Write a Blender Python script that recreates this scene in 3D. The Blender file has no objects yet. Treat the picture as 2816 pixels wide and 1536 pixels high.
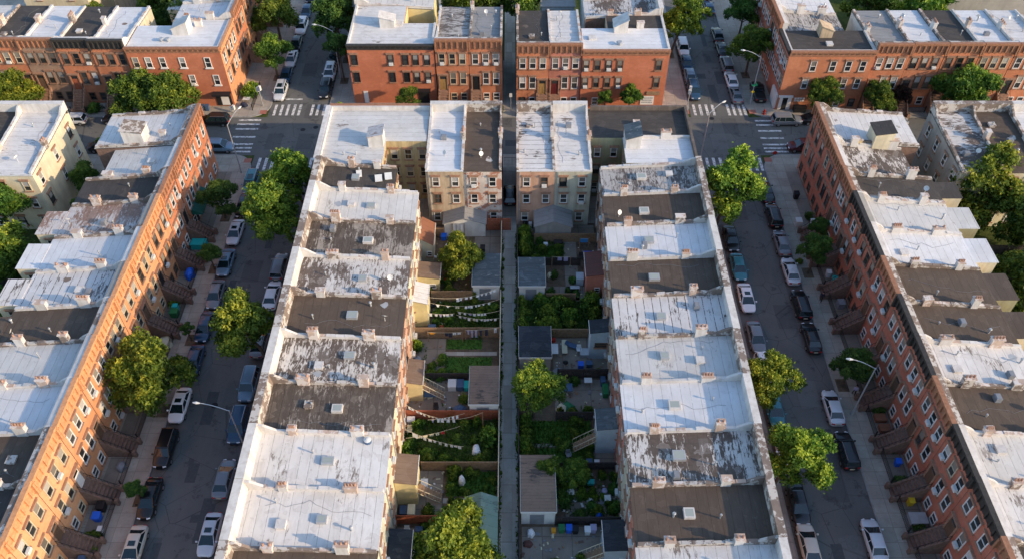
import bpy, bmesh, math, random
from mathutils import Vector, Matrix
R=random.Random(7)
PI=math.pi; rad=math.radians
sc=bpy.context.scene; COL=sc.collection
# ------------------------------------------------------------------ helpers
class MB:
    """collects faces, then links them as ONE mesh object"""
    def __init__(s): s.v=[];s.f=[];s.m=[]
    def poly(s,pts,m=0):
        i=len(s.v); s.v+=[tuple(p) for p in pts]; s.f.append(tuple(range(i,i+len(pts)))); s.m.append(m)
    def box(s,x0,x1,y0,y1,z0,z1,m=0,zt=None):
        a=[(x0,y0,z0),(x1,y0,z0),(x1,y1,z0),(x0,y1,z0)]
        t=zt or (z1,z1,z1,z1)
        b=[(x0,y0,t[0]),(x1,y0,t[1]),(x1,y1,t[2]),(x0,y1,t[3])]
        s.hexa(a,b,m)
    def hexa(s,a,b,m=0):
        i=len(s.v); s.v+=list(a)+list(b); n=len(a)
        s.f.append(tuple(i+k for k in reversed(range(n)))); s.m.append(m)
        s.f.append(tuple(i+n+k for k in range(n))); s.m.append(m)
        for k in range(n):
            j=(k+1)%n; s.f.append((i+k,i+j,i+n+j,i+n+k)); s.m.append(m)
    def prism(s,poly,z0,z1,m=0):
        s.hexa([(x,y,z0) for x,y in poly],[(x,y,z1) for x,y in poly],m)
    def tube(s,p,q,r0,r1=None,n=8,m=0):
        r1=r0 if r1 is None else r1
        p=Vector(p);q=Vector(q);d=(q-p).normalized()
        a=d.orthogonal().normalized(); b=d.cross(a)
        A=[tuple(p+(a*math.cos(2*PI*k/n)+b*math.sin(2*PI*k/n))*r0) for k in range(n)]
        B=[tuple(q+(a*math.cos(2*PI*k/n)+b*math.sin(2*PI*k/n))*r1) for k in range(n)]
        s.hexa(A,B,m)
    def path(s,pts,r,n=6,m=0):
        for a,b in zip(pts,pts[1:]): s.tube(a,b,r,r,n,m)
    def mesh(s,name,mats,smooth=False):
        me=bpy.data.meshes.new(name); me.from_pydata(s.v,[],s.f); me.update()
        for mm in (mats if isinstance(mats,(list,tuple)) else [mats]): me.materials.append(mm)
        me.polygons.foreach_set('material_index',s.m)
        if smooth: me.polygons.foreach_set('use_smooth',[True]*len(s.f))
        me.update(); return me
    def obj(s,name,mats,parent=None,loc=(0,0,0),smooth=False):
        return link(name,s.mesh(name,mats,smooth),parent,loc)
def link(name,me,parent=None,loc=(0,0,0),rz=0,sc_=1):
    o=bpy.data.objects.new(name,me); COL.objects.link(o); o.location=loc
    if rz: o.rotation_euler=(0,0,rz)
    if sc_!=1: o.scale=(sc_,sc_,sc_) if not isinstance(sc_,tuple) else sc_
    if parent: o.parent=parent
    return o
def tag(o,label=None,cat=None,group=None,kind=None):
    if label: o['label']=label
    if cat: o['category']=cat
    if group: o['group']=group
    if kind: o['kind']=kind
    return o
def empty(name,loc,rz=0,label=None,cat=None,group=None):
    o=bpy.data.objects.new(name,None); COL.objects.link(o); o.location=loc; o.rotation_euler=(0,0,rz)
    o.empty_display_size=.2
    return tag(o,label,cat,group)
def copy_tree(o,parent=None):
    c=o.copy(); COL.objects.link(c)
    if parent: c.parent=parent
    for ch in list(KIDS.get(o.name,o.children)): copy_tree(ch,c)
    return c
KIDS={}
ORD=['corner','second','third','fourth','fifth','sixth','seventh','eighth','ninth','tenth','eleventh','twelfth','thirteenth','fourteenth']
# ------------------------------------------------------------------ materials
class N:
    def __init__(s,name,rough=.8,spec=.3):
        m=bpy.data.materials.new(name); m.use_nodes=True; s.mat=m; s.t=m.node_tree; s.b=s.t.nodes['Principled BSDF']
        s.b.inputs['Roughness'].default_value=rough; s.b.inputs['Specular IOR Level'].default_value=spec
    def n(s,ty,**kw):
        x=s.t.nodes.new(ty)
        for k,v in kw.items():
            if k in ('ins',):
                for a,b in v.items(): x.inputs[a].default_value=b
            else: setattr(x,k,v)
        return x
    def l(s,a,b): s.t.links.new(a,b)
    def coords(s,kind='Object',scale=(1,1,1),rnd=False):
        if kind=='World': src=s.n('ShaderNodeNewGeometry').outputs['Position']
        else: src=s.n('ShaderNodeTexCoord').outputs[kind]
        if rnd:
            oi=s.n('ShaderNodeObjectInfo'); ml=s.n('ShaderNodeMath',operation='MULTIPLY',ins={1:173.0}); s.l(oi.outputs['Random'],ml.inputs[0])
            ad=s.n('ShaderNodeVectorMath',operation='ADD'); s.l(src,ad.inputs[0]); s.l(ml.outputs[0],ad.inputs[1]); src=ad.outputs[0]
        mp=s.n('ShaderNodeMapping',ins={'Scale':scale}); s.l(src,mp.inputs['Vector']); return mp.outputs[0]
    def noise(s,vec,scale,detail=4,rough=.6,dist=0):
        x=s.n('ShaderNodeTexNoise',ins={'Scale':scale,'Detail':detail,'Roughness':rough,'Distortion':dist}); s.l(vec,x.inputs['Vector']); return x.outputs['Fac']
    def ramp(s,fac,stops):
        x=s.n('ShaderNodeValToRGB'); e=x.color_ramp.elements
        while len(e)<len(stops): e.new(.5)
        for el,(p,c) in zip(e,stops): el.position=p; el.color=(*c,1) if len(c)==3 else c
        s.l(fac,x.inputs[0]); return x.outputs[0]
    def step(s,fac,a,b): return s.ramp(fac,[(a,(0,0,0)),(b,(1,1,1))])
    def mix(s,fac,a,b,mode='MIX'):
        x=s.n('ShaderNodeMix',data_type='RGBA',blend_type=mode)
        for v,i in ((fac,0),(a,6),(b,7)):
            if isinstance(v,(int,float)): x.inputs[i].default_value=v
            elif isinstance(v,tuple): x.inputs[i].default_value=(*v,1)
            else: s.l(v,x.inputs[i])
        return x.outputs[2]
    def math(s,op,a,b=0):
        x=s.n('ShaderNodeMath',operation=op)
        for v,i in ((a,0),(b,1)):
            if isinstance(v,(int,float)): x.inputs[i].default_value=v
            else: s.l(v,x.inputs[i])
        return x.outputs[0]
    def base(s,c): s.l(c,s.b.inputs['Base Color']); return s
    def bump(s,h,st=.3,d=.05):
        x=s.n('ShaderNodeBump',ins={'Strength':st,'Distance':d}); s.l(h,x.inputs['Height']); s.l(x.outputs[0],s.b.inputs['Normal'])
def sc3(c,k): return tuple(min(1,x*k) for x in c)
def plain(name,c,rough=.8,var=.25,scale=1.5,spec=.3,metal=0,kind='Object'):
    m=N(name,rough,spec); v=m.coords(kind,rnd=(kind=='Object'))
    f=m.noise(v,scale,5,.65); m.base(m.ramp(f,[(.25,sc3(c,1-var)),(.75,sc3(c,1+var))])); m.b.inputs['Metallic'].default_value=metal
    return m.mat
def roofmat(name,c,dirt,patch,amt,seam=.3,space=.95,stretch=5.,rough=.85,pdet=.5,warm=(.9,.82,.72)):
    m=N(name,rough,.2); v=m.coords('Object',rnd=True); raw=m.coords('Object')
    f1=m.noise(v,.35,3,.6); col=m.mix(m.step(f1,.35,.7),c,sc3(c,.87))
    st=m.coords('Object',(1.6,.25,1),True); st2=m.coords('Object',(.62,2.1,1),True)
    f2=m.noise(st2,1.3,5,.7); col=m.mix(m.math('MULTIPLY',m.step(f2,.48,.8),.7),col,dirt)
    f6=m.noise(v,.22,2,.5); col=m.mix(m.math('MULTIPLY',m.step(f6,.45,.75),.35),col,tuple(a*b for a,b in zip(c,warm)))
    # roll seams, running along local x
    sp=m.n('ShaderNodeSeparateXYZ'); m.l(raw,sp.inputs[0])
    w=m.math('ADD',m.math('DIVIDE',sp.outputs[1],space),m.math('MULTIPLY',m.noise(v,1.1,3),.10))
    fr=m.math('FRACT',w); ln=m.math('LESS_THAN',fr,.055 if seam<1 else .085)
    br=m.step(m.noise(v,2.2,4,.7),.34,.5)
    ln=m.math('MULTIPLY',ln,m.math('MULTIPLY',br,min(seam,1.)))
    # strips differ slightly in tone
    fl=m.math('FLOOR',w); wn=m.n('ShaderNodeTexWhiteNoise',noise_dimensions='1D'); m.l(fl,wn.inputs['W'])
    col=m.mix(m.math('MULTIPLY',wn.outputs[0],.22),col,sc3(c,.7))
    if amt>0:
        f3=m.noise(st2,1.7,9,.74,.4); f4=m.noise(v,.30,2,.5)
        big=m.math('ADD',m.math('MULTIPLY',f3,pdet),m.math('MULTIPLY',f4,1-pdet))
        strip=m.math('MULTIPLY',m.math('SUBTRACT',wn.outputs[0],.5),.05)
        big=m.math('ADD',big,strip); pos=.62-amt*.22
        pc=m.ramp(m.noise(v,2.5,5,.7),[(.3,sc3(patch,.7)),(.7,sc3(patch,1.25))]); col=m.mix(m.math('MULTIPLY',m.step(big,pos,pos+.03),.97),col,pc)
    # repair sheets laid square to the seams
    cbx=m.n('ShaderNodeCombineXYZ'); m.l(m.math('FLOOR',m.math('DIVIDE',sp.outputs[0],1.7)),cbx.inputs[0]); m.l(fl,cbx.inputs[1]); oi2=m.n('ShaderNodeObjectInfo'); m.l(m.math('MULTIPLY',oi2.outputs['Random'],91.),cbx.inputs[2])
    wn2=m.n('ShaderNodeTexWhiteNoise',noise_dimensions='3D'); m.l(cbx.outputs[0],wn2.inputs['Vector'])
    col=m.mix(m.math('MULTIPLY',m.math('GREATER_THAN',wn2.outputs['Value'],.92),.12),col,sc3(c,.72)); col=m.mix(m.math('MULTIPLY',m.math('LESS_THAN',wn2.outputs['Value'],.05),.06),col,sc3(c,1.2))
    rg=m.noise(v,.8,2,.4); ring=m.math('MULTIPLY',m.math('GREATER_THAN',rg,.60),m.math('LESS_THAN',rg,.625)); col=m.mix(m.math('MULTIPLY',ring,.35),col,dirt); pd=m.math('GREATER_THAN',rg,.625); col=m.mix(m.math('MULTIPLY',pd,.22),col,dirt)
    # small scuffs
    f5=m.noise(v,3.5,6,.75); col=m.mix(m.math('MULTIPLY',m.step(f5,.62,.68),.55),col,patch)
    dk=sc3(c,.12) if c[0]>.25 else sc3(c,.45)
    col=m.mix(ln,col,dk); m.base(col)
    h=m.math('SUBTRACT',m.math('ADD',m.math('MULTIPLY',m.noise(v,2.,5),.6),m.math('MULTIPLY',f2,.5)),ln); m.bump(h,.35,.05)
    return m.mat
def brick(name,c,var=.22,mort=(.35,.30,.26)):
    m=N(name,.9,.15); v=m.coords('World'); f=m.noise(v,.45,4,.6); f2=m.noise(v,9,3,.7)
    col=m.ramp(f,[(.3,sc3(c,1-var)),(.5,c),(.72,(min(1,c[0]*1.18),c[1]*1.3,c[2]*1.4))])
    col=m.mix(m.math('MULTIPLY',f2,.30),col,sc3(c,.62))
    sp=m.n('ShaderNodeSeparateXYZ'); m.l(v,sp.inputs[0])
    row=m.math('DIVIDE',sp.outputs[2],.225); fl=m.math('FLOOR',row); hz=m.math('ADD',sp.outputs[0],sp.outputs[1])
    ww=m.n('ShaderNodeCombineXYZ'); m.l(fl,ww.inputs[2]); m.l(m.math('FLOOR',m.math('ADD',m.math('DIVIDE',hz,.45),m.math('MULTIPLY',fl,.5))),ww.inputs[0])
    wn=m.n('ShaderNodeTexWhiteNoise',noise_dimensions='3D'); m.l(ww.outputs[0],wn.inputs['Vector'])
    col=m.mix(m.math('MULTIPLY',wn.outputs['Value'],.26),col,sc3(c,.62))
    jl=m.math('LESS_THAN',m.math('FRACT',row),.12); col=m.mix(m.math('MULTIPLY',jl,.35),col,mort)
    # soot streaks down the wall
    st=m.coords('World',(1.2,1.2,.12)); col=m.mix(m.math('MULTIPLY',m.step(m.noise(st,1.0,4,.6),.54,.85),.38),col,sc3(c,.45)); m.base(col)
    m.bump(wn.outputs['Value'],.25,.02); return m.mat
def stucco(name,c,stain,amt=.5,peel=None):
    m=N(name,.9,.15); v=m.coords('World'); st=m.coords('World',(1.3,1.3,.18))
    col=m.ramp(m.noise(v,.5,4),[(.3,sc3(c,.82)),(.7,sc3(c,1.1))])
    col=m.mix(m.math('MULTIPLY',m.step(m.noise(st,1.1,6,.7),.45,.75),amt),col,stain)
    if peel: col=m.mix(m.step(m.noise(v,.9,7,.7),.50,.53),col,peel)
    m.base(col); m.bump(m.noise(v,6,4),.2,.02); return m.mat
M={}
M['white']=roofmat('white_roof_coating',(.69,.675,.66),(.42,.39,.365),(.20,.17,.15),.10,.5)
M['whiteblue']=roofmat('bright_roof_coating',(.71,.715,.73),(.52,.51,.51),(.30,.27,.26),.0,.4)
M['lightgrey']=roofmat('light_grey_roof_coating',(.63,.62,.60),(.42,.40,.38),(.25,.22,.2),.05,.45)
M['seam']=roofmat('white_roof_black_seams',(.68,.66,.65),(.48,.45,.43),(.10,.08,.07),.25,1.,.92)
M['patchy']=roofmat('peeling_white_roof',(.64,.61,.575),(.42,.38,.35),(.105,.08,.066),.72,.5,pdet=.66)
M['halfpatchy']=roofmat('half_peeled_white_roof',(.62,.60,.58),(.42,.39,.36),(.12,.092,.078),.66,.5,pdet=.6)
M['rusty']=roofmat('rust_stained_white_roof',(.60,.56,.54),(.42,.33,.29),(.27,.17,.13),.62,.5,pdet=.66)
M['dark']=roofmat('dark_tar_roof',(.074,.065,.060),(.125,.108,.095),(.045,.040,.037),.0,.5)
M['brown']=roofmat('brown_tar_roof',(.105,.080,.064),(.155,.120,.095),(.06,.047,.04),.0,.6)
M['worn']=roofmat('worn_dark_roof',(.095,.076,.064),(.24,.205,.17),(.33,.29,.25),.45,.8)
M['patchgrey']=roofmat('patchy_grey_roof',(.48,.455,.43),(.33,.30,.28),(.12,.10,.09),.58,.6,pdet=.78)
M['greyroof']=roofmat('grey_felt_roof',(.30,.30,.30),(.20,.19,.18),(.12,.11,.1),.05,.4)
M['lean_brown']=roofmat('brown_sheet_roof',(.20,.14,.105),(.26,.2,.16),(.14,.10,.08),.0,.5,.7)
M['lean_red']=roofmat('terracotta_sheet_roof',(.28,.12,.07),(.24,.12,.08),(.18,.1,.07),.0,.4,.8)
M['lean_maroon']=roofmat('maroon_sheet_roof',(.16,.075,.065),(.12,.07,.06),(.1,.06,.05),.0,.3,.8)
M['shingle']=roofmat('brown_shingle_roof',(.30,.20,.145),(.16,.115,.09),(.10,.08,.07),.3,.8,.35)
M['slate']=roofmat('blue_grey_felt_roof',(.10,.12,.13),(.22,.235,.24),(.30,.29,.27),.25,.5,1.4)
M['green_roof']=roofmat('faded_green_roof',(.19,.28,.23),(.28,.31,.27),(.12,.16,.14),.2,.4,1.2)
M['black_roof']=roofmat('black_felt_roof',(.035,.042,.052),(.09,.095,.10),(.02,.02,.02),.1,.3,1.4)
M['brick']=brick('orange_red_brick',(.56,.21,.105))
M['brick2']=brick('plain_red_brick',(.56,.185,.095),.14)
M['brick3']=brick('rose_brick',(.52,.20,.14),.2)
M['door_y']=plain('ochre_door',(.36,.22,.08),.5,.15)
M['chim']=stucco('worn_chimney_brick',(.50,.38,.31),(.28,.19,.15),.5,(.62,.56,.52))
M['brownstone']=brick('brownstone',(.36,.235,.165),.15,(.3,.2,.15))
M['redbrick']=brick('deep_red_brick',(.50,.17,.105))
M['orange']=brick('painted_orange_brick',(.72,.37,.19),.08,(.55,.32,.18))
M['orange2']=brick('warm_painted_brick',(.66,.31,.155),.10,(.5,.28,.16))
M['cream']=stucco('cream_stucco',(.66,.58,.42),(.35,.28,.18),.5)
M['yellow']=stucco('yellow_stained_stucco',(.60,.48,.26),(.22,.15,.09),.85)
M['tan']=stucco('tan_stucco',(.54,.42,.29),(.22,.15,.10),.85)
M['pinktan']=stucco('pink_tan_stucco',(.54,.33,.23),(.30,.17,.11),.7)
M['palegreen']=stucco('pale_green_stucco',(.50,.48,.38),(.24,.22,.16),.8)
M['peel']=stucco('peeling_white_brick',(.62,.55,.49),(.35,.22,.17),.5,(.40,.19,.13))
M['greystucco']=stucco('grey_stucco',(.34,.32,.29),(.2,.19,.17),.5)
M['olive']=stucco('olive_stucco',(.36,.33,.20),(.18,.16,.1),.5)
M['whitewall']=stucco('white_painted_wall',(.68,.67,.64),(.42,.40,.37),.5)
M['yellowwall']=stucco('yellow_painted_wall',(.70,.58,.30),(.42,.33,.18),.3)
M['bluewall']=stucco('pale_blue_siding',(.42,.50,.55),(.28,.33,.37),.4)
M['coping_w']=stucco('white_coated_coping',(.64,.61,.58),(.30,.25,.21),.55)
M['coping_b']=stucco('brown_worn_coping',(.23,.18,.15),(.13,.10,.085),.6,(.50,.46,.42))
M['coping_d']=stucco('dark_worn_coping',(.13,.105,.09),(.3,.25,.21),.5)
M['cornice']=plain('brown_painted_cornice',(.32,.15,.085),.7,.3,3)
M['cornice_o']=plain('orange_painted_cornice',(.56,.27,.13),.7,.3,3)
M['cornice_d']=plain('dark_painted_cornice',(.045,.04,.036),.6,.4,3)
M['stone']=plain('brownstone_trim',(.33,.19,.125),.85,.3,3)
M['stone_d']=plain('dark_brownstone',(.19,.12,.092),.85,.35,3)
M['fr_white']=plain('white_window_frame',(.74,.72,.68),.5,.1)
M['fr_cream']=plain('cream_window_frame',(.56,.48,.34),.6,.15)
M['fr_brown']=plain('brown_window_frame',(.14,.085,.055),.6,.2)
M['fr_black']=plain('black_window_frame',(.02,.02,.022),.5,.2)
M['pot']=plain('terracotta_chimney_pot',(.36,.21,.15),.8,.3,4)
M['iron']=plain('black_iron',(.016,.016,.018),.5,.3)
M['galv']=plain('galvanised_steel',(.42,.43,.44),.45,.15,2,.5,.3)
M['ac']=plain('white_air_conditioner',(.66,.65,.62),.5,.1)
M['trunk']=plain('tree_bark',(.10,.075,.055),.95,.4,4)
M['wood']=plain('weathered_wood',(.30,.19,.11),.85,.35,3)
M['woodred']=plain('red_stained_wood',(.34,.10,.05),.85,.35,2)
M['wooddark']=plain('dark_wood',(.05,.04,.038),.85,.35,2)
M['white_p']=plain('white_plastic',(.72,.72,.72),.45,.08)
M['cloth']=plain('white_cloth',(.80,.80,.80),.9,.06)
M['cloth_c']=plain('cream_cloth',(.66,.60,.42),.9,.1)
M['cloth_r']=plain('red_cloth',(.5,.03,.03),.9,.1)
M['cloth_b']=plain('blue_cloth',(.05,.28,.60),.9,.15)
M['cloth_k']=plain('dark_cloth',(.03,.035,.06),.9,.2)
M['cloth_o']=plain('orange_cloth',(.75,.32,.03),.9,.1)
M['cloth_l']=plain('lilac_cloth',(.42,.38,.55),.9,.1)
M['blue']=plain('blue_plastic',(.015,.12,.62),.4,.1)
M['teal']=plain('teal_plastic',(.02,.42,.40),.4,.1)
M['green']=plain('green_plastic',(.02,.17,.06),.4,.15)
M['black_p']=plain('black_plastic',(.015,.016,.018),.5,.2)
M['grey_p']=plain('grey_plastic',(.22,.23,.25),.5,.2)
M['bluegrey_p']=plain('blue_grey_plastic',(.06,.11,.20),.5,.2)
M['redpaint']=plain('red_paint',(.45,.03,.02),.5,.1)
M['signgreen']=plain('green_sign',(.02,.25,.12),.5,.1)
M['yellowsign']=plain('yellow_sign',(.7,.5,.03),.5,.1)
def glass():
    m=N('window_glass',.08,.8); v=m.coords('World'); f=m.noise(v,.8,2)
    oi=m.n('ShaderNodeObjectInfo'); c=m.mix(oi.outputs['Random'],(.012,.015,.018),(.06,.06,.058)); m.base(c); return m.mat
M['glass']=glass()
def blindmat():
    m=N('window_blind',.6,.4); oi=m.n('ShaderNodeObjectInfo'); c=m.ramp(oi.outputs['Random'],[(0,(.46,.43,.38)),(.45,(.25,.22,.18)),(.8,(.10,.09,.08)),(1,(.6,.58,.55))]); m.base(c); return m.mat
M['blind']=blindmat()
# ground surfaces
def asphalt():
    m=N('asphalt',.9,.2); v=m.coords('World'); s1=m.coords('World',(1,.12,1))
    f=m.noise(v,.15,4,.6); col=m.ramp(f,[(.3,(.112,.114,.110)),(.7,(.160,.158,.148))])
    col=m.mix(m.math('MULTIPLY',m.step(m.noise(s1,.7,5,.6),.5,.7),.5),col,(.165,.16,.15))
    col=m.mix(m.math('MULTIPLY',m.step(m.noise(v,.5,6,.7),.57,.62),.5),col,(.045,.045,.047))
    vo=m.n('ShaderNodeTexVoronoi',feature='DISTANCE_TO_EDGE',ins={'Scale':.22,'Randomness':1}); m.l(m.coords('World'),vo.inputs['Vector'])
    cr=m.math('LESS_THAN',vo.outputs['Distance'],.006); col=m.mix(m.math('MULTIPLY',cr,.45),col,(.035,.035,.036)); spx=m.n('ShaderNodeSeparateXYZ'); m.l(v,spx.inputs[0]); cbv=m.n('ShaderNodeCombineXYZ'); m.l(m.math('FLOOR',m.math('DIVIDE',spx.outputs[0],2.35)),cbv.inputs[0]); m.l(m.math('FLOOR',m.math('DIVIDE',spx.outputs[1],3.9)),cbv.inputs[1]); wnn=m.n('ShaderNodeTexWhiteNoise',noise_dimensions='2D'); m.l(cbv.outputs[0],wnn.inputs['Vector']); col=m.mix(m.math('MULTIPLY',m.math('GREATER_THAN',wnn.outputs['Value'],.90),.35),col,(.055,.055,.058)); col=m.mix(m.math('MULTIPLY',m.math('LESS_THAN',wnn.outputs['Value'],.05),.35),col,(.19,.185,.175)); col=m.mix(m.math('MULTIPLY',m.step(m.noise(v,3.5,3,.6),.66,.72),.5),col,(.04,.04,.042)); m.base(col); m.bump(m.noise(v,25,3),.2,.01); return m.mat
M['asphalt']=asphalt()
def pave(name,c,sx,sy,var=.25,joint=.03):
    m=N(name,.9,.2); v=m.coords('World'); sp=m.n('ShaderNodeSeparateXYZ'); m.l(v,sp.inputs[0])
    u=m.math('DIVIDE',sp.outputs[0],sx); w=m.math('DIVIDE',sp.outputs[1],sy)
    cb=m.n('ShaderNodeCombineXYZ'); m.l(m.math('FLOOR',u),cb.inputs[0]); m.l(m.math('FLOOR',w),cb.inputs[1])
    wn=m.n('ShaderNodeTexWhiteNoise',noise_dimensions='2D'); m.l(cb.outputs[0],wn.inputs['Vector'])
    col=m.ramp(m.noise(v,.4,6,.7),[(.3,sc3(c,.72)),(.7,sc3(c,1.15))])
    col=m.mix(m.math('MULTIPLY',wn.outputs['Value'],var*1.6),col,(c[0]*.62,c[1]*.55,c[2]*.52))
    j=m.math('MAXIMUM',m.math('LESS_THAN',m.math('FRACT',u),joint),m.math('LESS_THAN',m.math('FRACT',w),joint))
    col=m.mix(m.math('MULTIPLY',j,.6),col,sc3(c,.35))
    col=m.mix(m.math('MULTIPLY',m.step(m.noise(v,1.8,5,.7),.58,.66),.4),col,sc3(c,.5)); m.base(col); return m.mat
M['sidewalk']=pave('concrete_pavement',(.42,.375,.315),1.55,1.6)
M['alley']=pave('alley_concrete',(.50,.46,.395),.95,3.2,.4)
M['patio']=pave('patio_concrete',(.30,.26,.215),3.,3.,.3)
M['kerb']=plain('granite_kerb',(.30,.29,.27),.85,.25,2)
def soil(name,a,b,s=.9):
    m=N(name,.97,.05); v=m.coords('World'); m.base(m.ramp(m.noise(v,s,7,.75),[(.3,a),(.68,b)])); m.bump(m.noise(v,5,5),.6,.08); return m.mat
M['soil']=soil('bare_soil',(.08,.058,.04),(.20,.15,.105))
M['lawn']=soil('lawn_turf',(.04,.10,.018),(.09,.19,.035),1.6)
M['wild']=soil('weedy_ground',(.03,.05,.014),(.10,.12,.04),1.2)
M['patch_dark']=soil('dark_asphalt_patch',(.075,.08,.083),(.105,.11,.11),3.)
M['patch_light']=soil('light_asphalt_patch',(.13,.13,.125),(.17,.168,.16),3.)
def paintmat():
    m=N('road_paint',.7,.2); v=m.coords('World'); m.base(m.mix(m.step(m.noise(v,2.2,6,.75),.48,.60),(.72,.71,.68),(.20,.20,.20))); return m.mat
M['paint']=paintmat()
M['ramp_red']=plain('red_kerb_ramp',(.38,.15,.11),.9,.2)
def leaf(name,dk,lt,hi):
    m=N(name,.55,.25); at=m.n('ShaderNodeAttribute',attribute_name='tint'); oi=m.n('ShaderNodeObjectInfo')
    col=m.ramp(at.outputs['Fac'],[(0,dk),(.55,lt),(1,hi)])  # dk to hi paints shaded to sunlit leaf colour along tint
    hs=m.n('ShaderNodeHueSaturation'); m.l(col,hs.inputs['Color']); m.l(m.math('ADD',m.math('MULTIPLY',oi.outputs['Random'],.035),.4825),hs.inputs['Hue']); m.l(m.math('ADD',m.math('MULTIPLY',oi.outputs['Random'],.3),.85),hs.inputs['Value'])
    m.base(hs.outputs[0])
    tr=m.n('ShaderNodeBsdfTranslucent'); m.l(hs.outputs[0],tr.inputs['Color']); mx=m.n('ShaderNodeMixShader',ins={0:.38})
    out=[x for x in m.t.nodes if x.type=='OUTPUT_MATERIAL'][0]; m.l(m.b.outputs[0],mx.inputs[1]); m.l(tr.outputs[0],mx.inputs[2]); m.l(mx.outputs[0],out.inputs[0]); return m.mat
M['leaf']=leaf('leaves',(.035,.085,.015),(.12,.21,.03),(.36,.43,.05))
M['leaf_y']=leaf('yellow_green_leaves',(.040,.095,.015),(.17,.26,.03),(.56,.57,.06))
M['leaf_d']=leaf('dark_green_leaves',(.030,.080,.018),(.085,.17,.032),(.20,.31,.05))
M['leaf_p']=leaf('purple_leaves',(.018,.010,.010),(.04,.02,.018),(.08,.05,.03))
M['leaf_o']=leaf('orange_leaves',(.10,.05,.01),(.30,.13,.02),(.45,.28,.03))
def carpaint(name,c,metal=.3):
    m=N(name,.28,.5); m.b.inputs['Base Color'].default_value=(*c,1); m.b.inputs['Metallic'].default_value=metal; m.b.inputs['Coat Weight'].default_value=.6; m.b.inputs['Coat Roughness'].default_value=.08; return m.mat
CP={'white':carpaint('white_car_paint',(.86,.86,.86),0),'silver':carpaint('silver_car_paint',(.62,.64,.67),.1),'grey':carpaint('grey_car_paint',(.20,.215,.235),.1),
'black':carpaint('black_car_paint',(.010,.011,.013),.1),'navy':carpaint('dark_blue_car_paint',(.02,.06,.12),.05),'teal':carpaint('teal_car_paint',(.04,.20,.24),.05),
'beige':carpaint('beige_car_paint',(.60,.55,.46),.05),'maroon':carpaint('maroon_car_paint',(.09,.012,.02),.2),'bluegrey':carpaint('blue_grey_car_paint',(.17,.27,.36),.1)}
def simple(name,c,rough,metal=0,spec=.5):
    m=N(name,rough,spec); m.b.inputs['Base Color'].default_value=(*c,1); m.b.inputs['Metallic'].default_value=metal; return m.mat
M['carglass']=simple('car_glass',(.010,.022,.026),.05,0,.9)
M['tyre']=simple('tyre_rubber',(.02,.02,.02),.85)
M['rim']=simple('alloy_rim',(.5,.5,.52),.3,.8)
M['lamp_w']=simple('headlight_glass',(.75,.77,.8),.15)
M['lamp_r']=simple('tail_light',(.4,.02,.02),.2)
# ------------------------------------------------------------------ camera, light
cam_d=bpy.data.cameras.new('camera'); cam=bpy.data.objects.new('camera',cam_d); COL.objects.link(cam); sc.camera=cam
cam.location=(0,0,80); cam.rotation_euler=(rad(90-47.016),0,0); cam_d.sensor_width=36; cam_d.lens=2120.2/2576*36; cam_d.clip_end=2000; cam_d.clip_start=1
SUN_EL,SUN_AZ=20.5,20.0     # azimuth measured from +x toward -y
sd=bpy.data.lights.new('sun','SUN'); so=bpy.data.objects.new('sun',sd); COL.objects.link(so)
tosun=Vector((math.cos(rad(SUN_EL))*math.cos(rad(SUN_AZ)),-math.cos(rad(SUN_EL))*math.sin(rad(SUN_AZ)),math.sin(rad(SUN_EL))))
so.rotation_euler=tosun.to_track_quat('Z','Y').to_euler(); sd.energy=5.0; sd.angle=rad(.6); sd.color=(1,.76,.50)
w=bpy.data.worlds.new('World'); sc.world=w; w.use_nodes=True; nt=w.node_tree; bg=nt.nodes['Background']
sk=nt.nodes.new('ShaderNodeTexSky'); sk.sky_type='NISHITA'; sk.sun_disc=False; sk.sun_elevation=rad(SUN_EL); sk.sun_rotation=math.atan2(tosun.x,tosun.y)
sk.air_density=1.1; sk.dust_density=1.0; sk.ozone_density=2.4
nt.links.new(sk.outputs[0],bg.inputs[0]); bg.inputs[1].default_value=.30
sc.view_settings.view_transform='Standard'; sc.view_settings.look='None'; sc.view_settings.exposure=0
# ------------------------------------------------------------------ ground
def sheet(name,x0,x1,y0,y1,z,mat,kind='structure'):
    b=MB(); b.poly([(x0,y0,z),(x1,y0,z),(x1,y1,z),(x0,y1,z)]); return tag(b.obj(name,mat),kind=kind)
sheet('ground',-900,900,-300,1200,-.02,M['wild'])
rb=MB()   # one road surface: left street, right street, cross street
rb.poly([(-300,100,0),(-38.7,100,0),(-38.7,109.5,0),(-300,109.5,0)])
rb.poly([(-38.7,-60,0),(-29.2,-60,0),(-29.2,400,0),(-38.7,400,0)])
rb.poly([(-29.2,100,0),(28.3,100,0),(28.3,109.5,0),(-29.2,109.5,0)])
rb.poly([(28.3,-60,0),(37.4,-60,0),(37.4,400,0),(28.3,400,0)])
rb.poly([(37.4,100,0),(300,100,0),(300,109.5,0),(37.4,109.5,0)])
tag(rb.obj('road',M['asphalt']),kind='structure')
KH=.13
def arc(cx,cy,r,a0,a1,n=8): return [(cx+r*math.cos(rad(a0+(a1-a0)*k/n)),cy+r*math.sin(rad(a0+(a1-a0)*k/n))) for k in range(n+1)]
def pavement(poly):
    b=MB(); n=len(poly)
    cx=sum(p[0] for p in poly)/n; cy=sum(p[1] for p in poly)/n
    b.prism(poly,-.01,KH); tag(b.obj('pavement',M['sidewalk']),kind='structure')
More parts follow.
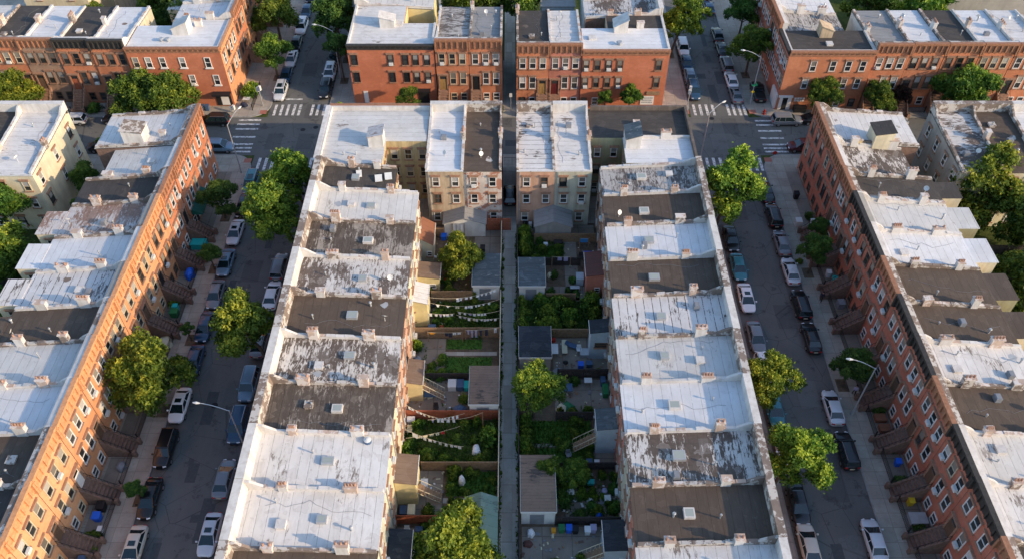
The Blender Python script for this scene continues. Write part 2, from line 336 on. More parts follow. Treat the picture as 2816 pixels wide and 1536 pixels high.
def kerbline(pts):
    n=len(pts)-1; P=[Vector((x,y)) for x,y in pts[:n]]; A=[];B=[]
    for i in range(n):
        d0=(P[i]-P[i-1]).normalized(); d1=(P[(i+1)%n]-P[i]).normalized()
        m=Vector((-d0.y-d1.y,d0.x+d1.x)); m/=max(.3,m.length); k=.09/max(.5,m.dot(Vector((-d0.y,d0.x))))
        A.append(P[i]-m*k); B.append(P[i]+m*k)
    b=MB(); t=KH+.006
    for i in range(n):
        j=(i+1)%n
        b.poly([(*A[i],t),(*A[j],t),(*B[j],t),(*B[i],t)]); b.poly([(*A[i],-.005),(*A[j],-.005),(*A[j],t),(*A[i],t)])
    tag(b.obj('kerb',M['kerb']),kind='structure')
RR=3.2
# corner blocks: pavement outlines with rounded street corners
def block(x0,x1,y0,y1,corners):
    """pavement as a solid; corners = dict of rounded corners"""
    p=[]
    p+=arc(x0+RR,y0+RR,RR,180,270) if 'sw' in corners else [(x0,y0)]
    p+=arc(x1-RR,y0+RR,RR,270,360) if 'se' in corners else [(x1,y0)]
    p+=arc(x1-RR,y1-RR,RR,0,90) if 'ne' in corners else [(x1,y1)]
    p+=arc(x0+RR,y1-RR,RR,90,180) if 'nw' in corners else [(x0,y1)]
    pavement(p); kerbline(p+[p[0]])
block(-300,-38.7,-60,100,{'ne'}); block(-29.2,28.3,-60,100,{'nw','ne'}); block(37.4,300,-60,100,{'nw'})
block(-300,-38.7,109.5,400,{'se'}); block(-29.2,28.3,109.5,400,{'sw','se'}); block(37.4,300,109.5,400,{'sw'})
z=KH+.004
def yard(name,x0,x1,y0,y1,mat,k=0): return sheet(name,x0,x1,y0,y1,z+.004*k,M[mat])
yard('yard_ground',-13,-1.3,25,85,'soil'); yard('yard_ground',.6,12.5,25,85,'soil')
yard('alley_paving',-1.3,.6,20,97,'alley',1); yard('alley_paving',-1.3,.6,113,170,'alley',1)
for a in [(-12.2,-8,58.6,64.6,'patio'),(-12.2,-5,53.2,58.3,'patio'),(-10,-7.3,40.6,46.5,'patio'),(-12.2,-1.6,82.4,84.5,'patio'),(-5,-1.6,76.6,82.3,'patio'),(-11.8,-7.8,36,40,'patio'),
          (6.9,8.6,70.9,82.3,'patio'),(4.9,11.3,58.9,64.7,'patio'),(4.9,11.3,53.1,58.5,'patio'),(5.5,11.2,40.5,44.4,'patio'),(1,11.2,36.6,40.1,'patio'),(.9,11.2,82.6,84.6,'patio'),(4.4,9.4,70.9,73.2,'patio'),(8.8,11.3,46.8,50.5,'patio')]:
    yard('patio',*a[:4],a[4],1)
for a in [(-7.9,-3.6,63.,64.5),(-7.9,-2.4,59.1,61.8),(-6.9,-1.7,43.5,46.4),(-7.2,-4.8,40.8,42.4),(3.1,6.8,77.3,80.6),(3.4,8.2,33.2,36.4),(1.4,8.8,50,52.8),(1.4,8.8,46.9,49.3)]:
    yard('lawn',*a,'lawn',2)
for a in [(-9.6,-1.6,64.9,70.6),(-12.1,-1.6,46.8,52.9),(.8,11.2,65,70.7),(4.6,8.5,44.5,46.5),(1,3,77.2,82.3)]: yard('garden_bed',*a,'wild',2)
yard('garden_path',1.6,8.8,49.45,49.85,'alley',3); yard('garden_path',-8,-1.8,62.05,62.6,'alley',3); yard('garden_path',-7.2,-1.8,42.7,43.3,'alley',3)
for x0,x1,y0,y1 in [(-80,-55,25,84),(56.8,90,25,96)]: yard('yard_ground',x0,x1,y0,y1,'wild')
for x0,x1,y0,y1 in [(-90,-53,125.6,150),(-13,14,125.5,150),(52,90,124.2,150)]: yard('yard_ground',x0,x1,y0,y1,'wild')
for x0,x1,y0,y1 in [(-43.4,-41.1,25,96),(40.2,42.2,25,96)]: yard('areaway',x0,x1,y0,y1,'patio')
# crosswalks: painted bars
def crosswalk(bars):
    b=MB()
    for x0,x1,y0,y1 in bars: b.poly([(x0,y0,.005),(x1,y0,.005),(x1,y1,.005),(x0,y1,.005)])
    tag(b.obj('crosswalk_marking',M['paint']),kind='structure')
def bars_x(xs,y0,y1,w=.42): return [(x,x+w,y0,y1) for x in xs]
def bars_y(ys,x0,x1,w=.34): return [(x0,x1,y,y+w) for y in ys]
crosswalk(bars_x([-38.0,-37.0,-36.0,-35.0,-34.1,-32.1,-31.2,-30.2,-29.6],110.0,112.9))
crosswalk(bars_x([-37.9,-36.9,-35.9,-34.9,-33.9,-32.6,-31.2,-30.2],96.4,99.4))
crosswalk(bars_y([100.7,101.6,102.5,104.3,106.3,107.5,108.6],-43.0,-39.5,.36))
crosswalk(bars_y([100.7,101.6,102.5,103.5,105.3,107.2,108.5],-28.6,-25.6,.36))
crosswalk(bars_x([28.9,29.9,30.9,31.9,34.3,35.2,36.1,36.9],110.0,112.9))
crosswalk(bars_x([28.9,29.9,30.9,33.9,35.0,36.0,36.8],96.4,99.4))
crosswalk(bars_y([100.7,101.5,102.4,104.0,105.8,107.3,108.4],38.2,41.8,.36))
crosswalk(bars_y([100.7,101.6,102.5,103.5,105.3,107.2,108.5],24.4,27.6,.36))
sheet('stop_line',-37.2,-33.9,114.2,114.55,.005,M['paint'])
sheet('stop_line',30,32.6,96.0,96.2,.005,M['paint'])
def disc(name,x,y,r,zz,mat,n=18):
    b=MB(); b.poly([(x+r*math.cos(2*PI*k/n),y+r*math.sin(2*PI*k/n),zz) for k in range(n)]); return b.obj(name,M[mat])
for i,(x,y) in enumerate([(-32.5,106.3),(-30.6,106.9),(31.5,109.2),(-33.9,55),(33.,60),(34.1,97.5)]):
    tag(disc('manhole_cover',x,y,.4,.006,'iron'),'round black manhole cover set flush in the asphalt','manhole cover','manhole covers in the roadways')
for x,y in [(-39.4,98.6),(-28.3,98.7),(27.5,98.7),(38.2,98.8),(38.2,110.8),(-39.5,110.7),(27.6,110.7),(-28.4,110.8)]:
    sheet('kerb_ramp',x-.55,x+.55,y-.5,y+.5,KH+.012,M['ramp_red'])
# street-tree pits
PITS=[]
def pit(x,y): sheet('tree_pit',x-.65,x+.65,y-.9,y+.9,KH+.010,M['soil'])
# ------------------------------------------------------------------ windows
WM={}
def win_meshes(w,h):
    k=(w,h)
    if k in WM: return WM[k]
    a=MB(); a.box(-w/2+.05,w/2-.05,-.03,.0,.05,h-.05)                     # glass, face toward -y
    g=a.mesh('window_pane',M['glass'])
    b=MB(); b.box(-w/2+.07,w/2-.07,-.045,-.031,h*.45,h-.07); bl=b.mesh('window_blind',M['blind'])
    f=MB(); t=.09
    f.box(-w/2,-w/2+t,-.10,0,0,h); f.box(w/2-t,w/2,-.10,0,0,h); f.box(-w/2+t,w/2-t,-.10,0,h-t,h); f.box(-w/2+t,w/2-t,-.10,0,0,t); f.box(-w/2+t,w/2-t,-.085,0,h*.5-.035,h*.5+.035)
    fr=f.mesh('window_frame',M['fr_white'])
    s=MB(); s.box(-w/2-.12,w/2+.12,-.20,0,-.16,-.004); si=s.mesh('window_sill',M['stone'])
    s=MB(); s.box(-w/2-.14,w/2+.14,-.17,0,h+.004,h+.24); s.box(-w/2-.2,w/2+.2,-.24,0,h+.241,h+.31); li=s.mesh('window_lintel',M['stone'])
    c=MB(); c.box(-.33,.33,-.42,-.11,.03,.44); c.box(-.27,.27,-.435,-.421,.08,.38); ac=c.mesh('air_conditioner',M['ac'])
    WM[k]=(g,bl,fr,si,li,ac); return WM[k]
def omat(o,m): o.material_slots[0].link='OBJECT'; o.material_slots[0].material=m
def window(parent,x,y,z,w=1.0,h=1.85,rz=0,frame='fr_white',trim='stone',ac=False,blind=True,lintel=True):
    g,bl,fr,si,li,acm=win_meshes(w,h)
    if R.random()<.13: frame=R.choice(['fr_white','fr_cream','fr_brown','fr_black'])
    if R.random()<.05: ac=True
    o=link('window',g,parent,(x,y,z),rz)
    f=link('frame',fr,o); omat(f,M[frame])
    s=link('sill',si,o); omat(s,M[trim])
    if lintel: q=link('lintel',li,o); omat(q,M[trim])
    if blind: link('blind',bl,o)
    if ac: link('air_conditioner',acm,o)
    return o
# ------------------------------------------------------------------ stoops, chimneys, roof furniture
def stoop_parts(parent,x,zt,w=1.35,run=2.5,mat='stone',name='stoop'):
    b=MB(); n=9
    for i in range(n):
        z1=zt*(1-i/n); b.box(x-w/2,x+w/2,-.35-run*(i+1)/n,-.35-run*i/n,KH,z1-.02)
    b.box(x-w/2,x+w/2,-.35,0,KH,zt)
    b2=MB()
    for s in (-1,1):
        xx=x+s*(w/2+.11)
        b2.hexa([(xx-.10,-.4-run,KH),(xx+.10,-.4-run,KH),(xx+.10,0,KH),(xx-.10,0,KH)],[(xx-.10,-.4-run,KH+.55),(xx+.10,-.4-run,KH+.55),(xx+.10,0,zt+.32),(xx-.10,0,zt+.32)])
        b2.box(xx-.17,xx+.17,-.75-run,-.41-run,KH,KH+1.0)
    st=b.obj(name,M[mat],parent); b2.obj('cheek_wall',M['stone'] if mat!='stone_d' else M['stone_d'],st)
    r=MB()
    for s in (-1,1):
        xx=x+s*(w/2+.11); r.tube((xx,-.45-run,KH+1.05),(xx,-.05,zt+1.0),.028,n=5)
        for k in range(7):
            t=k/6; yy=-.45-run+(run+.4)*t; zz=KH+.5+(zt+.32-KH-.5)*t; r.tube((xx,yy,zz),(xx,yy,zz+.62),.018,n=4)
    r.obj('handrail',M['iron'],st)
def door_part(parent,x,z,mat,w=1.1,h=2.5):
    b=MB(); b.box(x-w/2,x+w/2,-.06,0,z,z+h); b.box(x-w/2+.12,x-.05,-.08,-.061,z+.2,z+h*.55); b.box(x+.05,x+w/2-.12,-.08,-.061,z+.2,z+h*.55)
    d=b.obj('door',M[mat],parent)
    f=MB(); f.box(x-w/2-.2,x-w/2,-.16,0,z,z+h+.25); f.box(x+w/2,x+w/2+.2,-.16,0,z,z+h+.25); f.box(x-w/2,x+w/2,-.14,0,z+h,z+h+.25); f.box(x-w/2-.32,x+w/2+.32,-.34,0,z+h+.252,z+h+.42)
    f.obj('door_surround',M['stone'],d)
    g=MB(); g.box(x-w/2+.1,x+w/2-.1,-.075,-.061,z+h*.78,z+h-.08); g.obj('transom',M['glass'],d)
def chimney(parent,x,y,z,mat='coping_w',h=1.35,l=1.15,wd=.55,pots=3,along='y'):
    b=MB(); hx,hy=(wd/2,l/2) if along=='y' else (l/2,wd/2)
    b.box(x-hx,x+hx,y-hy,y+hy,z-.5,z+h,0); b.box(x-hx-.07,x+hx+.07,y-hy-.07,y+hy+.07,z+h+.001,z+h+.13,1)
    o=b.obj('chimney',[M[mat],M['chim'] if mat!='coping_d' else M['stone_d']],parent)
    for k in range(pots):
        t=(k-(pots-1)/2)*(l-.3)/max(1,pots-1); px,py=(x,y+t) if along=='y' else (x+t,y)
        c=MB(); c.tube((px,py,z+h+.13),(px,py,z+h+.45),.13,.10,8); c.obj('chimney_pot',M['pot'],o)
def skylight(parent,x,y,z,w=1.0,l=1.25,lit=False):
    b=MB(); b.box(x-w/2,x+w/2,y-l/2,y+l/2,z-.25,z+.42)
    o=b.obj('skylight',M['galv'] if not lit else M['coping_w'],parent)  # lit only picks a white coated frame instead of galvanised steel
    g=MB(); g.poly([(x-w/2+.12,y-l/2+.12,z+.424),(x+w/2-.12,y-l/2+.12,z+.424),(x+w/2-.12,y+l/2-.12,z+.424),(x-w/2+.12,y+l/2-.12,z+.424)]); g.obj('pane',M['skyglass'],o)
M['skyglass']=simple('frosted_skylight_glass',(.33,.36,.33),.25,0,.6)
def vent(parent,x,y,z,h=.7,r=.07):
    b=MB(); b.tube((x,y,z-.1),(x,y,z+h),r,n=8); b.tube((x,y,z+h),(x,y,z+h+.12),r*1.9,r*1.2,8); b.obj('vent_pipe',M['galv'],parent)
def hatch(parent,x,y,z,w=.9,m='coping_w'):
    b=MB(); b.box(x-w/2,x+w/2,y-w/2,y+w/2,z-.2,z+.32); b.box(x-w/2-.05,x+w/2+.05,y-w/2-.05,y+w/2+.05,z+.321,z+.38); b.obj('roof_hatch',M[m],parent)
def dish(parent,x,y,z,s=.35,rz=0):
    b=MB(); b.tube((x,y,z-.1),(x,y,z+.55),.03,n=5)
    n=12; c=(x,y,z+.75); ax=Vector((math.cos(rz),math.sin(rz),.6)).normalized(); a=ax.orthogonal().normalized(); q=ax.cross(a)
    ring=[tuple(Vector(c)+ax*.10+(a*math.cos(2*PI*k/n)+q*math.sin(2*PI*k/n))*s) for k in range(n)]
    for k in range(n): b.poly([c,ring[k],ring[(k+1)%n]])
    b.obj('satellite_dish',M['ac'],parent)
def bulkhead(parent,x0,x1,y0,y1,z,h0,h1,wall='coping_w',top='greyroof',slope='y'):
    """stair bulkhead with a sloping lid; h0 at the low end, h1 at the high end"""
    zt={'y':(z+h0,z+h0,z+h1,z+h1),'-y':(z+h1,z+h1,z+h0,z+h0),'x':(z+h0,z+h1,z+h1,z+h0),'-x':(z+h1,z+h0,z+h0,z+h1)}[slope]
    b=MB(); b.box(x0,x1,y0,y1,z-.6,z,0,zt); o=b.obj('bulkhead',M[wall],parent)
    t=MB(); e=.12
    P=[(x0-e,y0-e,zt[0]+.02),(x1+e,y0-e,zt[1]+.02),(x1+e,y1+e,zt[2]+.02),(x0-e,y1+e,zt[3]+.02)]; t.hexa(P,[(a,c,d+.1) for a,c,d in P]); t.obj('bulkhead_roof',M[top],o)
# ------------------------------------------------------------------ row houses
H0=10.4; HR=9.75
HOUSES=[]
def house(label,x,y,rot,w,d=12.4,roof='white',front='brick',rear='tan',side=None,h=H0,hr=None,corn='cornice',strip=None,cop=None,
          ext=None,frame='fr_white',acs=(),stoop=None,door='fr_brown',frontwin=True,rearwin=0,chim=(3.6,9.6),chm=None,last=False,sky=(7.5,),kind='left',
          cw=1.35,group=None,name='row_house',sidewin=0,sidewin_end=0,first_side=None,bays=3,pots=3,ladder=False,rearframe='fr_white',bracket=True,stoopmat='stone',thin=False):
    hr=HR if hr is None else hr
    root=empty(name,(x,y,0),rot,label,'house',group); HOUSES.append(root)
    side=side or 'stone_d'; cop=cop or ('coping_w' if roof not in('dark','brown','worn','black_roof') else 'coping_b'); strip=strip or cop
    ztop=lambda yy: h-(h-hr)*yy/d
    # body with sloping top
    b=MB(); z0=0
    A=[(0,0,z0),(w,0,z0),(w,d,z0),(0,d,z0)]; T=[(0,0,h),(w,0,h),(w,d,hr),(0,d,hr)]
    i=len(b.v); b.v+=A+T
    for f,m in (((i,i+1,i+5,i+4),0),((i+1,i+2,i+6,i+5),1),((i+2,i+3,i+7,i+6),2),((i+3,i,i+4,i+7),1),((i+4,i+5,i+6,i+7),1)): b.f.append(f); b.m.append(m)
    b.obj('wall',[M[front],M[side],M[rear]],root)
    if ext:                     # rear wing: (x0,x1,length,height)
        ex0,ex1,el,eh=ext; e=MB(); e.box(ex0,ex1,d,d+el,0,eh); eo=e.obj('rear_wing',M[rear],root)
        e=MB(); e.box(ex0-.08,ex1+.08,d+.001,d+el+.1,eh+.002,eh+.09); e.obj('wing_roof',M[roof],eo)
        for zz in (1.1,4.3,7.2):
            if zz+1.6<eh: window(root,ex0+(ex1-ex0)*.5,d+el,zz,.95,1.5,PI,rearframe,'stone',blind=R.random()<.5)
        for zz in (1.1,4.3,7.2):
            if zz+1.6<eh: window(root,ex0,d+el*.5,zz,.8,1.4,-PI/2,rearframe,'stone',blind=False)
    # roof sheet: thin slab, proud of the body, wedge up to the front parapet
    PT=h+(1.35 if not thin else 1.25); wy=.5 if thin else (.60 if corn=='wide' else .84)
    b=MB(); e=.035; n=8; prev=None
    y1=d+.14; p=[(.0,wy-.05,ztop(wy)+e),(w,wy-.05,ztop(wy)+e),(w,y1,ztop(d)+e),(0,y1,ztop(d)+e)]
    b.hexa([(a,c,zz-.14) for a,c,zz in p],p); b.obj('roof',M[roof],root)
    b=MB()
    if thin: b.hexa([(0,.05,h-.4),(w,.05,h-.4),(w,.48,h-.4),(0,.48,h-.4)],[(0,.05,PT),(w,.05,PT),(w,.48,PT),(0,.48,PT)])
    else: b.hexa([(0,.02,h-.3),(w,.02,h-.3),(w,wy,ztop(wy)-.3),(0,wy,ztop(wy)-.3)],[(0,.02,PT-.02),(w,.02,PT-.02),(w,wy-.06,PT-.14),(0,wy-.06,PT-.14)]) if corn!='wide' else b.hexa([(0,.02,h-.3),(w,.02,h-.3),(w,.62,h-.3),(0,.62,h-.3)],[(0,.02,PT),(w,.02,PT),(w,.42,PT),(0,.42,PT)])
    b.obj('front_parapet',M[strip],root)
    # cornice
    b=MB()
    if corn=='wide':
        b.box(.03,w-.03,-.42,.40,PT+.004,PT+.10); b.box(0,w,-.34,-.002,h-.1,PT-.002); b.obj('cornice',M['coping_w' if strip=='coping_w' else strip],root)
    elif thin:
        b.box(0,w,-.25,.50,PT+.003,PT+.09); b.box(0,w,-.2,-.003,h-.1,PT); b.obj('cornice',M[strip],root)
    else:
        b.box(0,w,-.42,.10,PT-.14,PT+.05); b.box(0,w,-.34,-.004,PT-.36,PT-.141); b.box(.02,w-.02,-.14,-.003,h-.25,PT-.361)
        b.box(0,.22,-.44,-.005,h-.55,PT-.36); b.box(w-.22,w,-.44,-.005,h-.55,PT-.36)
        if bracket:
            nb=int(w/.75)
            for k in range(1,nb):
                xx=w*k/nb; b.box(xx-.08,xx+.08,-.33,-.141,h-.05,PT-.362); b.box(xx-.06,xx+.06,-.22,-.142,h-.32,h-.052)
        b.obj('cornice',M[corn],root)
    # party-wall parapets, stepping up to the cornice
    def par(x0,x1):
        pr=[(.12,PT-.01),(.8,PT-.10),(1.5,ztop(1.5)+.95),(2.1,ztop(2.1)+.48),(d,ztop(d)+.34),(d,ztop(d)-.25),(.12,h-.25)]
        if thin or corn=='wide': pr[1:3]=[(.9,PT-.12),(1.6,ztop(1.6)+.8)]
        b=MB(); b.hexa([(x1,yy,zz) for yy,zz in pr],[(x0,yy,zz) for yy,zz in pr]); c=b; N_=int(d/1.1)
        for k in range(N_):            # irregular coping stones, some missing
            ya=2.1+(d-2.1)*k/N_; yb=2.1+(d-2.1)*(k+1)/N_-.04
            if R.random()<.22: continue
            za,zb=ztop(ya)+.48-.14*(ya-2.1)/(d-2.1)-.02,ztop(yb)+.48-.14*(yb-2.1)/(d-2.1)-.02; q_=R.uniform(.04,.13)
            c.hexa([(x0-.05,ya,za),(x1+.05,ya,za),(x1+.05,yb,zb),(x0-.05,yb,zb)],[(x0-.05,ya,za+q_),(x1+.05,ya,za+q_),(x1+.05,yb,zb+q_),(x0-.05,yb,zb+q_)],R.choice([0,0,1]))
        b.obj('party_wall_parapet',[M[cop],M['chim']],root)
    par(.03,.29)
    if last: par(w-.29,w-.03)
    for k,cy in enumerate(chim):
        chimney(root,.18,cy+R.uniform(-.3,.3),ztop(cy)+.3,chm or R.choice(['coping_w','coping_w','chim','coping_b','chim']),h=R.uniform(.6,1.2),l=R.uniform(.75,1.3),pots=R.choice([0,2,3,4]) if pots else 0)
    for sy in sky: skylight(root,w*R.uniform(.42,.6),sy+R.uniform(-.25,.25),ztop(sy),R.uniform(.75,1.05),R.uniform(.9,1.25),lit=R.random()<.4)
    if R.random()<.75: vent(root,w*R.uniform(.2,.8),R.uniform(3,6),ztop(5),R.uniform(.4,.9))
    if R.random()<.55: vent(root,w*R.uniform(.2,.8),R.uniform(8.5,11),ztop(10),R.uniform(.3,.8),.1)
    if R.random()<.35: dish(root,w*R.uniform(.3,.7),R.uniform(9,11),ztop(10),.33,R.uniform(0,6))
    elif R.random()<.4: hatch(root,w*R.uniform(.3,.7),R.uniform(3,5),ztop(4),.8,cop)
    for k in range(R.choice([0,0,0,1])):
        px_,py_=R.uniform(.9,w-.9),R.uniform(2.6,d-1.4); n_=R.randrange(6,10); zz=lambda yy: ztop(yy)+.045
        t=MB(); t.poly([(px_+R.uniform(.25,.6)*math.cos(2*PI*j/n_),py_+(yy_:=R.uniform(.25,.7)*math.sin(2*PI*j/n_)),zz(py_+yy_)) for j in range(n_)]); t.obj('tar_patch',M[R.choice(['coping_d','coping_b','galv'])],root)
    if R.random()<.45:
        t=MB(); pts=[(R.uniform(.5,w-.5),0,0)]; yy_=2.4
        P_=[]; xx_=R.uniform(.6,w-.6)
        while yy_<d-.6: P_.append((xx_,yy_,ztop(yy_)+.06)); yy_+=R.uniform(.5,1.2); xx_=min(w-.5,max(.5,xx_+R.uniform(-.5,.5)))
        t.path(P_,.012,4); t.obj('cable',M['grey_p'],root)
    if R.random()<.3:
        px_,py_=R.uniform(1,w-1.2),R.uniform(3,d-2); t=MB(); t.box(px_-.38,px_+.38,py_-.3,py_+.3,ztop(py_)-.05,ztop(py_)+.62); t.box(px_-.3,px_+.3,py_-.22,py_+.22,ztop(py_)+.621,ztop(py_)+.66); t.obj('air_conditioning_unit',M['grey_p'],root)
    # front windows: upper storey, parlour, garden level
    if frontwin:
        xs=[w*(k+.5)/bays+ (0 if bays>2 else 0) for k in range(bays)]
        if bays==3: xs=[w*.19,w*.5,w*.81]
        for k,xx in enumerate(xs): window(root,xx,0,7.35,1.0,1.9,0,frame,'stone',ac=(0,k) in acs,blind=R.random()<.7)
        di={'l':0,'r':len(xs)-1,None:-1}[stoop]
        for k,xx in enumerate(xs):
            if k==di: door_part(root,xx,2.75,door); stoop_parts(root,xx,2.75,mat=stoopmat)
            else: window(root,xx,0,3.75,1.0,2.15,0,frame,'stone',ac=(1,k) in acs,blind=R.random()<.7)
        for k,xx in enumerate(xs):
            if k!=di: window(root,xx,0,.75,1.0,1.4,0,frame,'stone',blind=False,lintel=False)
    if rearwin and not ext:
        for zz in (1.0,4.2,7.1):
            for k in range(rearwin):
                xx=w*(k+.5)/rearwin; window(root,xx+R.uniform(-.15,.15),d,zz,.95,1.6,PI,rearframe,'stone',ac=R.random()<.15,blind=R.random()<.5)
        q=MB(); q.tube((w-.4,d+.1,.3),(w-.4,d+.1,hr-.1),.06,n=6); q.obj('drainpipe',M['galv'],root)
    for n_,xx,rz in ((sidewin,w,PI/2),(sidewin_end,0,-PI/2)):
        for k in range(n_):
            for zz in (3.9,7.2):
                window(root,xx,1.8+(d-3.2)*k/max(1,n_-1),zz,.95,1.75,rz,frame,'stone',blind=R.random()<.6,ac=R.random()<.1)
    return root
rdesc={'white':'streaked white','whiteblue':'clean bright white','lightgrey':'smooth light grey','seam':'black seamed white','patchy':'badly peeling white','halfpatchy':'half peeled white','rusty':'rust stained white','dark':'plain dark tar','brown':'brown tar','worn':'worn dark striped','patchgrey':'mottled grey','greyroof':'grey felt'}
def rlabel(rf,o,where): return f'brick house with {rdesc[rf]} roof, {ORD[o]} from crossing {where}'
# --- row left of the alley (fronts face the left street)
ys=[85.2,80.4,74.8,68.7,62.75,56.8,50.8,44.9,38.9,33.0,27.0]
rf=['dark','lightgrey','worn','halfpatchy','brown','patchy','worn','white','white','brown']
rr=['yellow','cream','cream','cream','pinktan','pinktan','cream','cream','palegreen','cream']
for i in range(10):
    y1,y0=ys[i],ys[i+1]; W=y1-y0; short=i==0
    house(rlabel(rf[i],i+1,'between left street and alley'),-24.75,y1,-PI/2,W,9.8 if short else 12.9,rf[i],'brick2',rr[i],corn='wide',strip='coping_w' if rf[i] in('white','lightgrey','patchy','halfpatchy') else 'coping_b',
          cop='coping_w' if i in(1,3,5,7,8) else 'coping_b',frontwin=True,stoop=None,rearwin=2,chim=(3.8,9.8) if not short else (3.8,7.6),sky=(7.6,) if not short else (4.8,),last=i==9,group='row houses backing onto the alley')
# --- row right of the alley (fronts face the right street); local x runs north
ys=[85.2,79.6,74.1,68.3,62.6,56.7,50.8,44.9,39.1,33.3,27.3]
rf=['patchgrey','brown','whiteblue','brown','seam','lightgrey','whiteblue','patchy','brown','white']
rr=['greystucco','pinktan','tan','tan','palegreen','brick3','brick3','palegreen','brick3','tan']
for i in range(10):
    y1,y0=ys[i],ys[i+1]; W=y1-y0
    house(rlabel(rf[i],i+1,'between alley and right street'),24.0-.06*i,y0,PI/2,W,12.5,rf[i],'brick2',rr[i],thin=True,strip='coping_w' if i in(2,4,6,9) else 'coping_b',
          cop='coping_w' if i in(0,2,5,6,9) else 'coping_b',rearwin=2,chim=(3.9,9.9),sky=(7.6,),last=i==0,group='row houses backing onto the alley')
# --- far-left row (fronts face the left street, lit)
ys=[83.1,77.9,72.2,66.5,60.9,55.8,50.2,44.5,38.7,32.9,27.1,21.5]
rf=['dark','rusty','whiteblue','seam','brown','lightgrey','whiteblue','brown','dark','brown','dark']
fr=['brick','orange2','orange','orange2','orange','orange2','orange2','orange','orange','orange','orange']
fm=['fr_white','fr_brown','fr_cream','fr_cream','fr_cream','fr_white','fr_white','fr_cream','fr_cream','fr_white','fr_white']
ds=['fr_black','fr_brown','fr_black','fr_brown','fr_black','fr_brown','fr_brown','fr_white','fr_brown','fr_black','fr_brown']
for i in range(11):
    y1,y0=ys[i],ys[i+1]; W=y1-y0
    house(rlabel(rf[i],i+2,'on far left row'),-43.3-.08*i,y0,PI/2,W,11.3,rf[i],fr[i],'cream',hr=9.5,corn='cornice_o' if i>0 else 'cornice',cop='coping_w' if i in(2,3,5,6) else 'coping_b',strip=('coping_w' if i in(2,5,6) else ('greystucco' if i in(1,3) else 'coping_b')),
          ext=(.9,W-.9,2.6,9.5) if i else None,frame=fm[i],acs={(0,R.randrange(3)),(1,R.randrange(3))} if i%3 else {(0,2)},stoop='r',door=ds[i],chim=(3.4,8.2),chm='coping_w' if i in(1,2,3,6) else None,sky=(),last=i==0,group='row houses along the left street',bracket=True,stoopmat='stone_d')
# --- far-right row (fronts face the right street, in shade); local x runs south
ys=[83.3,78.5,73.0,67.3,61.5,56.0,50.5,44.8,39.2,33.4,27.6,22.0]
rf=['dark','lightgrey','whiteblue','brown','brown','white','brown','lightgrey','white','dark','white']
for i in range(11):
    y1,y0=ys[i],ys[i+1]; W=y1-y0
    house(rlabel(rf[i],i+2,'on far right row'),42.2+.04*i,y1,-PI/2,W,11.6,rf[i],'redbrick','olive' if i%2 else 'cream',hr=9.55,corn='cornice_d' if i%3 else 'cornice',cop='coping_w' if i in(1,2,5,7,8) else 'coping_b',strip='coping_w' if i in(2,7,8) else ('greystucco' if i==1 else 'coping_b'),
          ext=(.8,W-1.1,2.7,9.5),frame='fr_white' if i>5 else R.choice(['fr_white','fr_brown','fr_white']),acs={(0,R.randrange(3)),(0,R.randrange(3)),(1,R.randrange(3))} if i%4 else {(1,1)},stoop='l',chim=(3.4,8.8),chm='coping_w' if i in(0,1,2) else None,sky=(),last=i==0,group='row houses along the right street',stoopmat='stone_d')
# --- corner houses of those rows
c=house('corner house with pale roof, big bulkhead and brick front on far left row',-43.2,89.3,PI/2,7.3,12.3,'white','brick','cream',hr=9.7,chim=(),sky=(),stoop=None,strip='coping_b',cop='coping_b',last=True,frontwin=True,bays=3,corn='cornice')
bulkhead(c,.2,2.6,5.6,8.3,10.0,2.0,2.4,'coping_w','coping_b'); chimney(c,2.0,3.6,10.1,'coping_w',.9,.8,.6,0)
c=house('second house with light grey roof over a green shop awning on far left row',-43.2,83.15,PI/2,6.1,9.6,'lightgrey','brick','cream',hr=9.4,chim=(3.2,8.4),sky=(),stoop=None,corn='cornice',cop='coping_w')
a=MB(); a.hexa([(.8,-1.5,2.7),(5.6,-1.5,2.7),(5.6,0,2.7),(.8,0,2.7)],[(.8,-1.5,2.85),(5.6,-1.5,2.85),(5.6,-.02,3.7),(.8,-.02,3.7)]); a.obj('awning',plain('dark_green_awning',(.012,.10,.075),.7,.15),c)
a=MB(); a.box(1.0,5.3,-.06,-.002,.4,2.6); a.obj('shop_window',M['glass'],c)
c=house('corner house with white roof, beige bulkhead and dark red front on far right row',42.1,97.0,-PI/2,7.4,12.2,'white','redbrick','cream',hr=9.7,chim=(),sky=(),strip='coping_b',cop='coping_b',last=True,frame='fr_brown')
bulkhead(c,5.3,7.9,5.7,8.2,10.0,2.0,2.4,'cream','dark'); chimney(c,7.2,3.9,10.0,'yellow',.9,.9,.7,0)
c=house('second house with weather beaten patchy roof and dark red front on far right row',42.1,89.55,-PI/2,6.2,9.8,'patchy','redbrick','cream',hr=9.4,chim=(3.2,8.4),sky=(),strip='coping_w',cop='coping_w',frame='fr_brown')
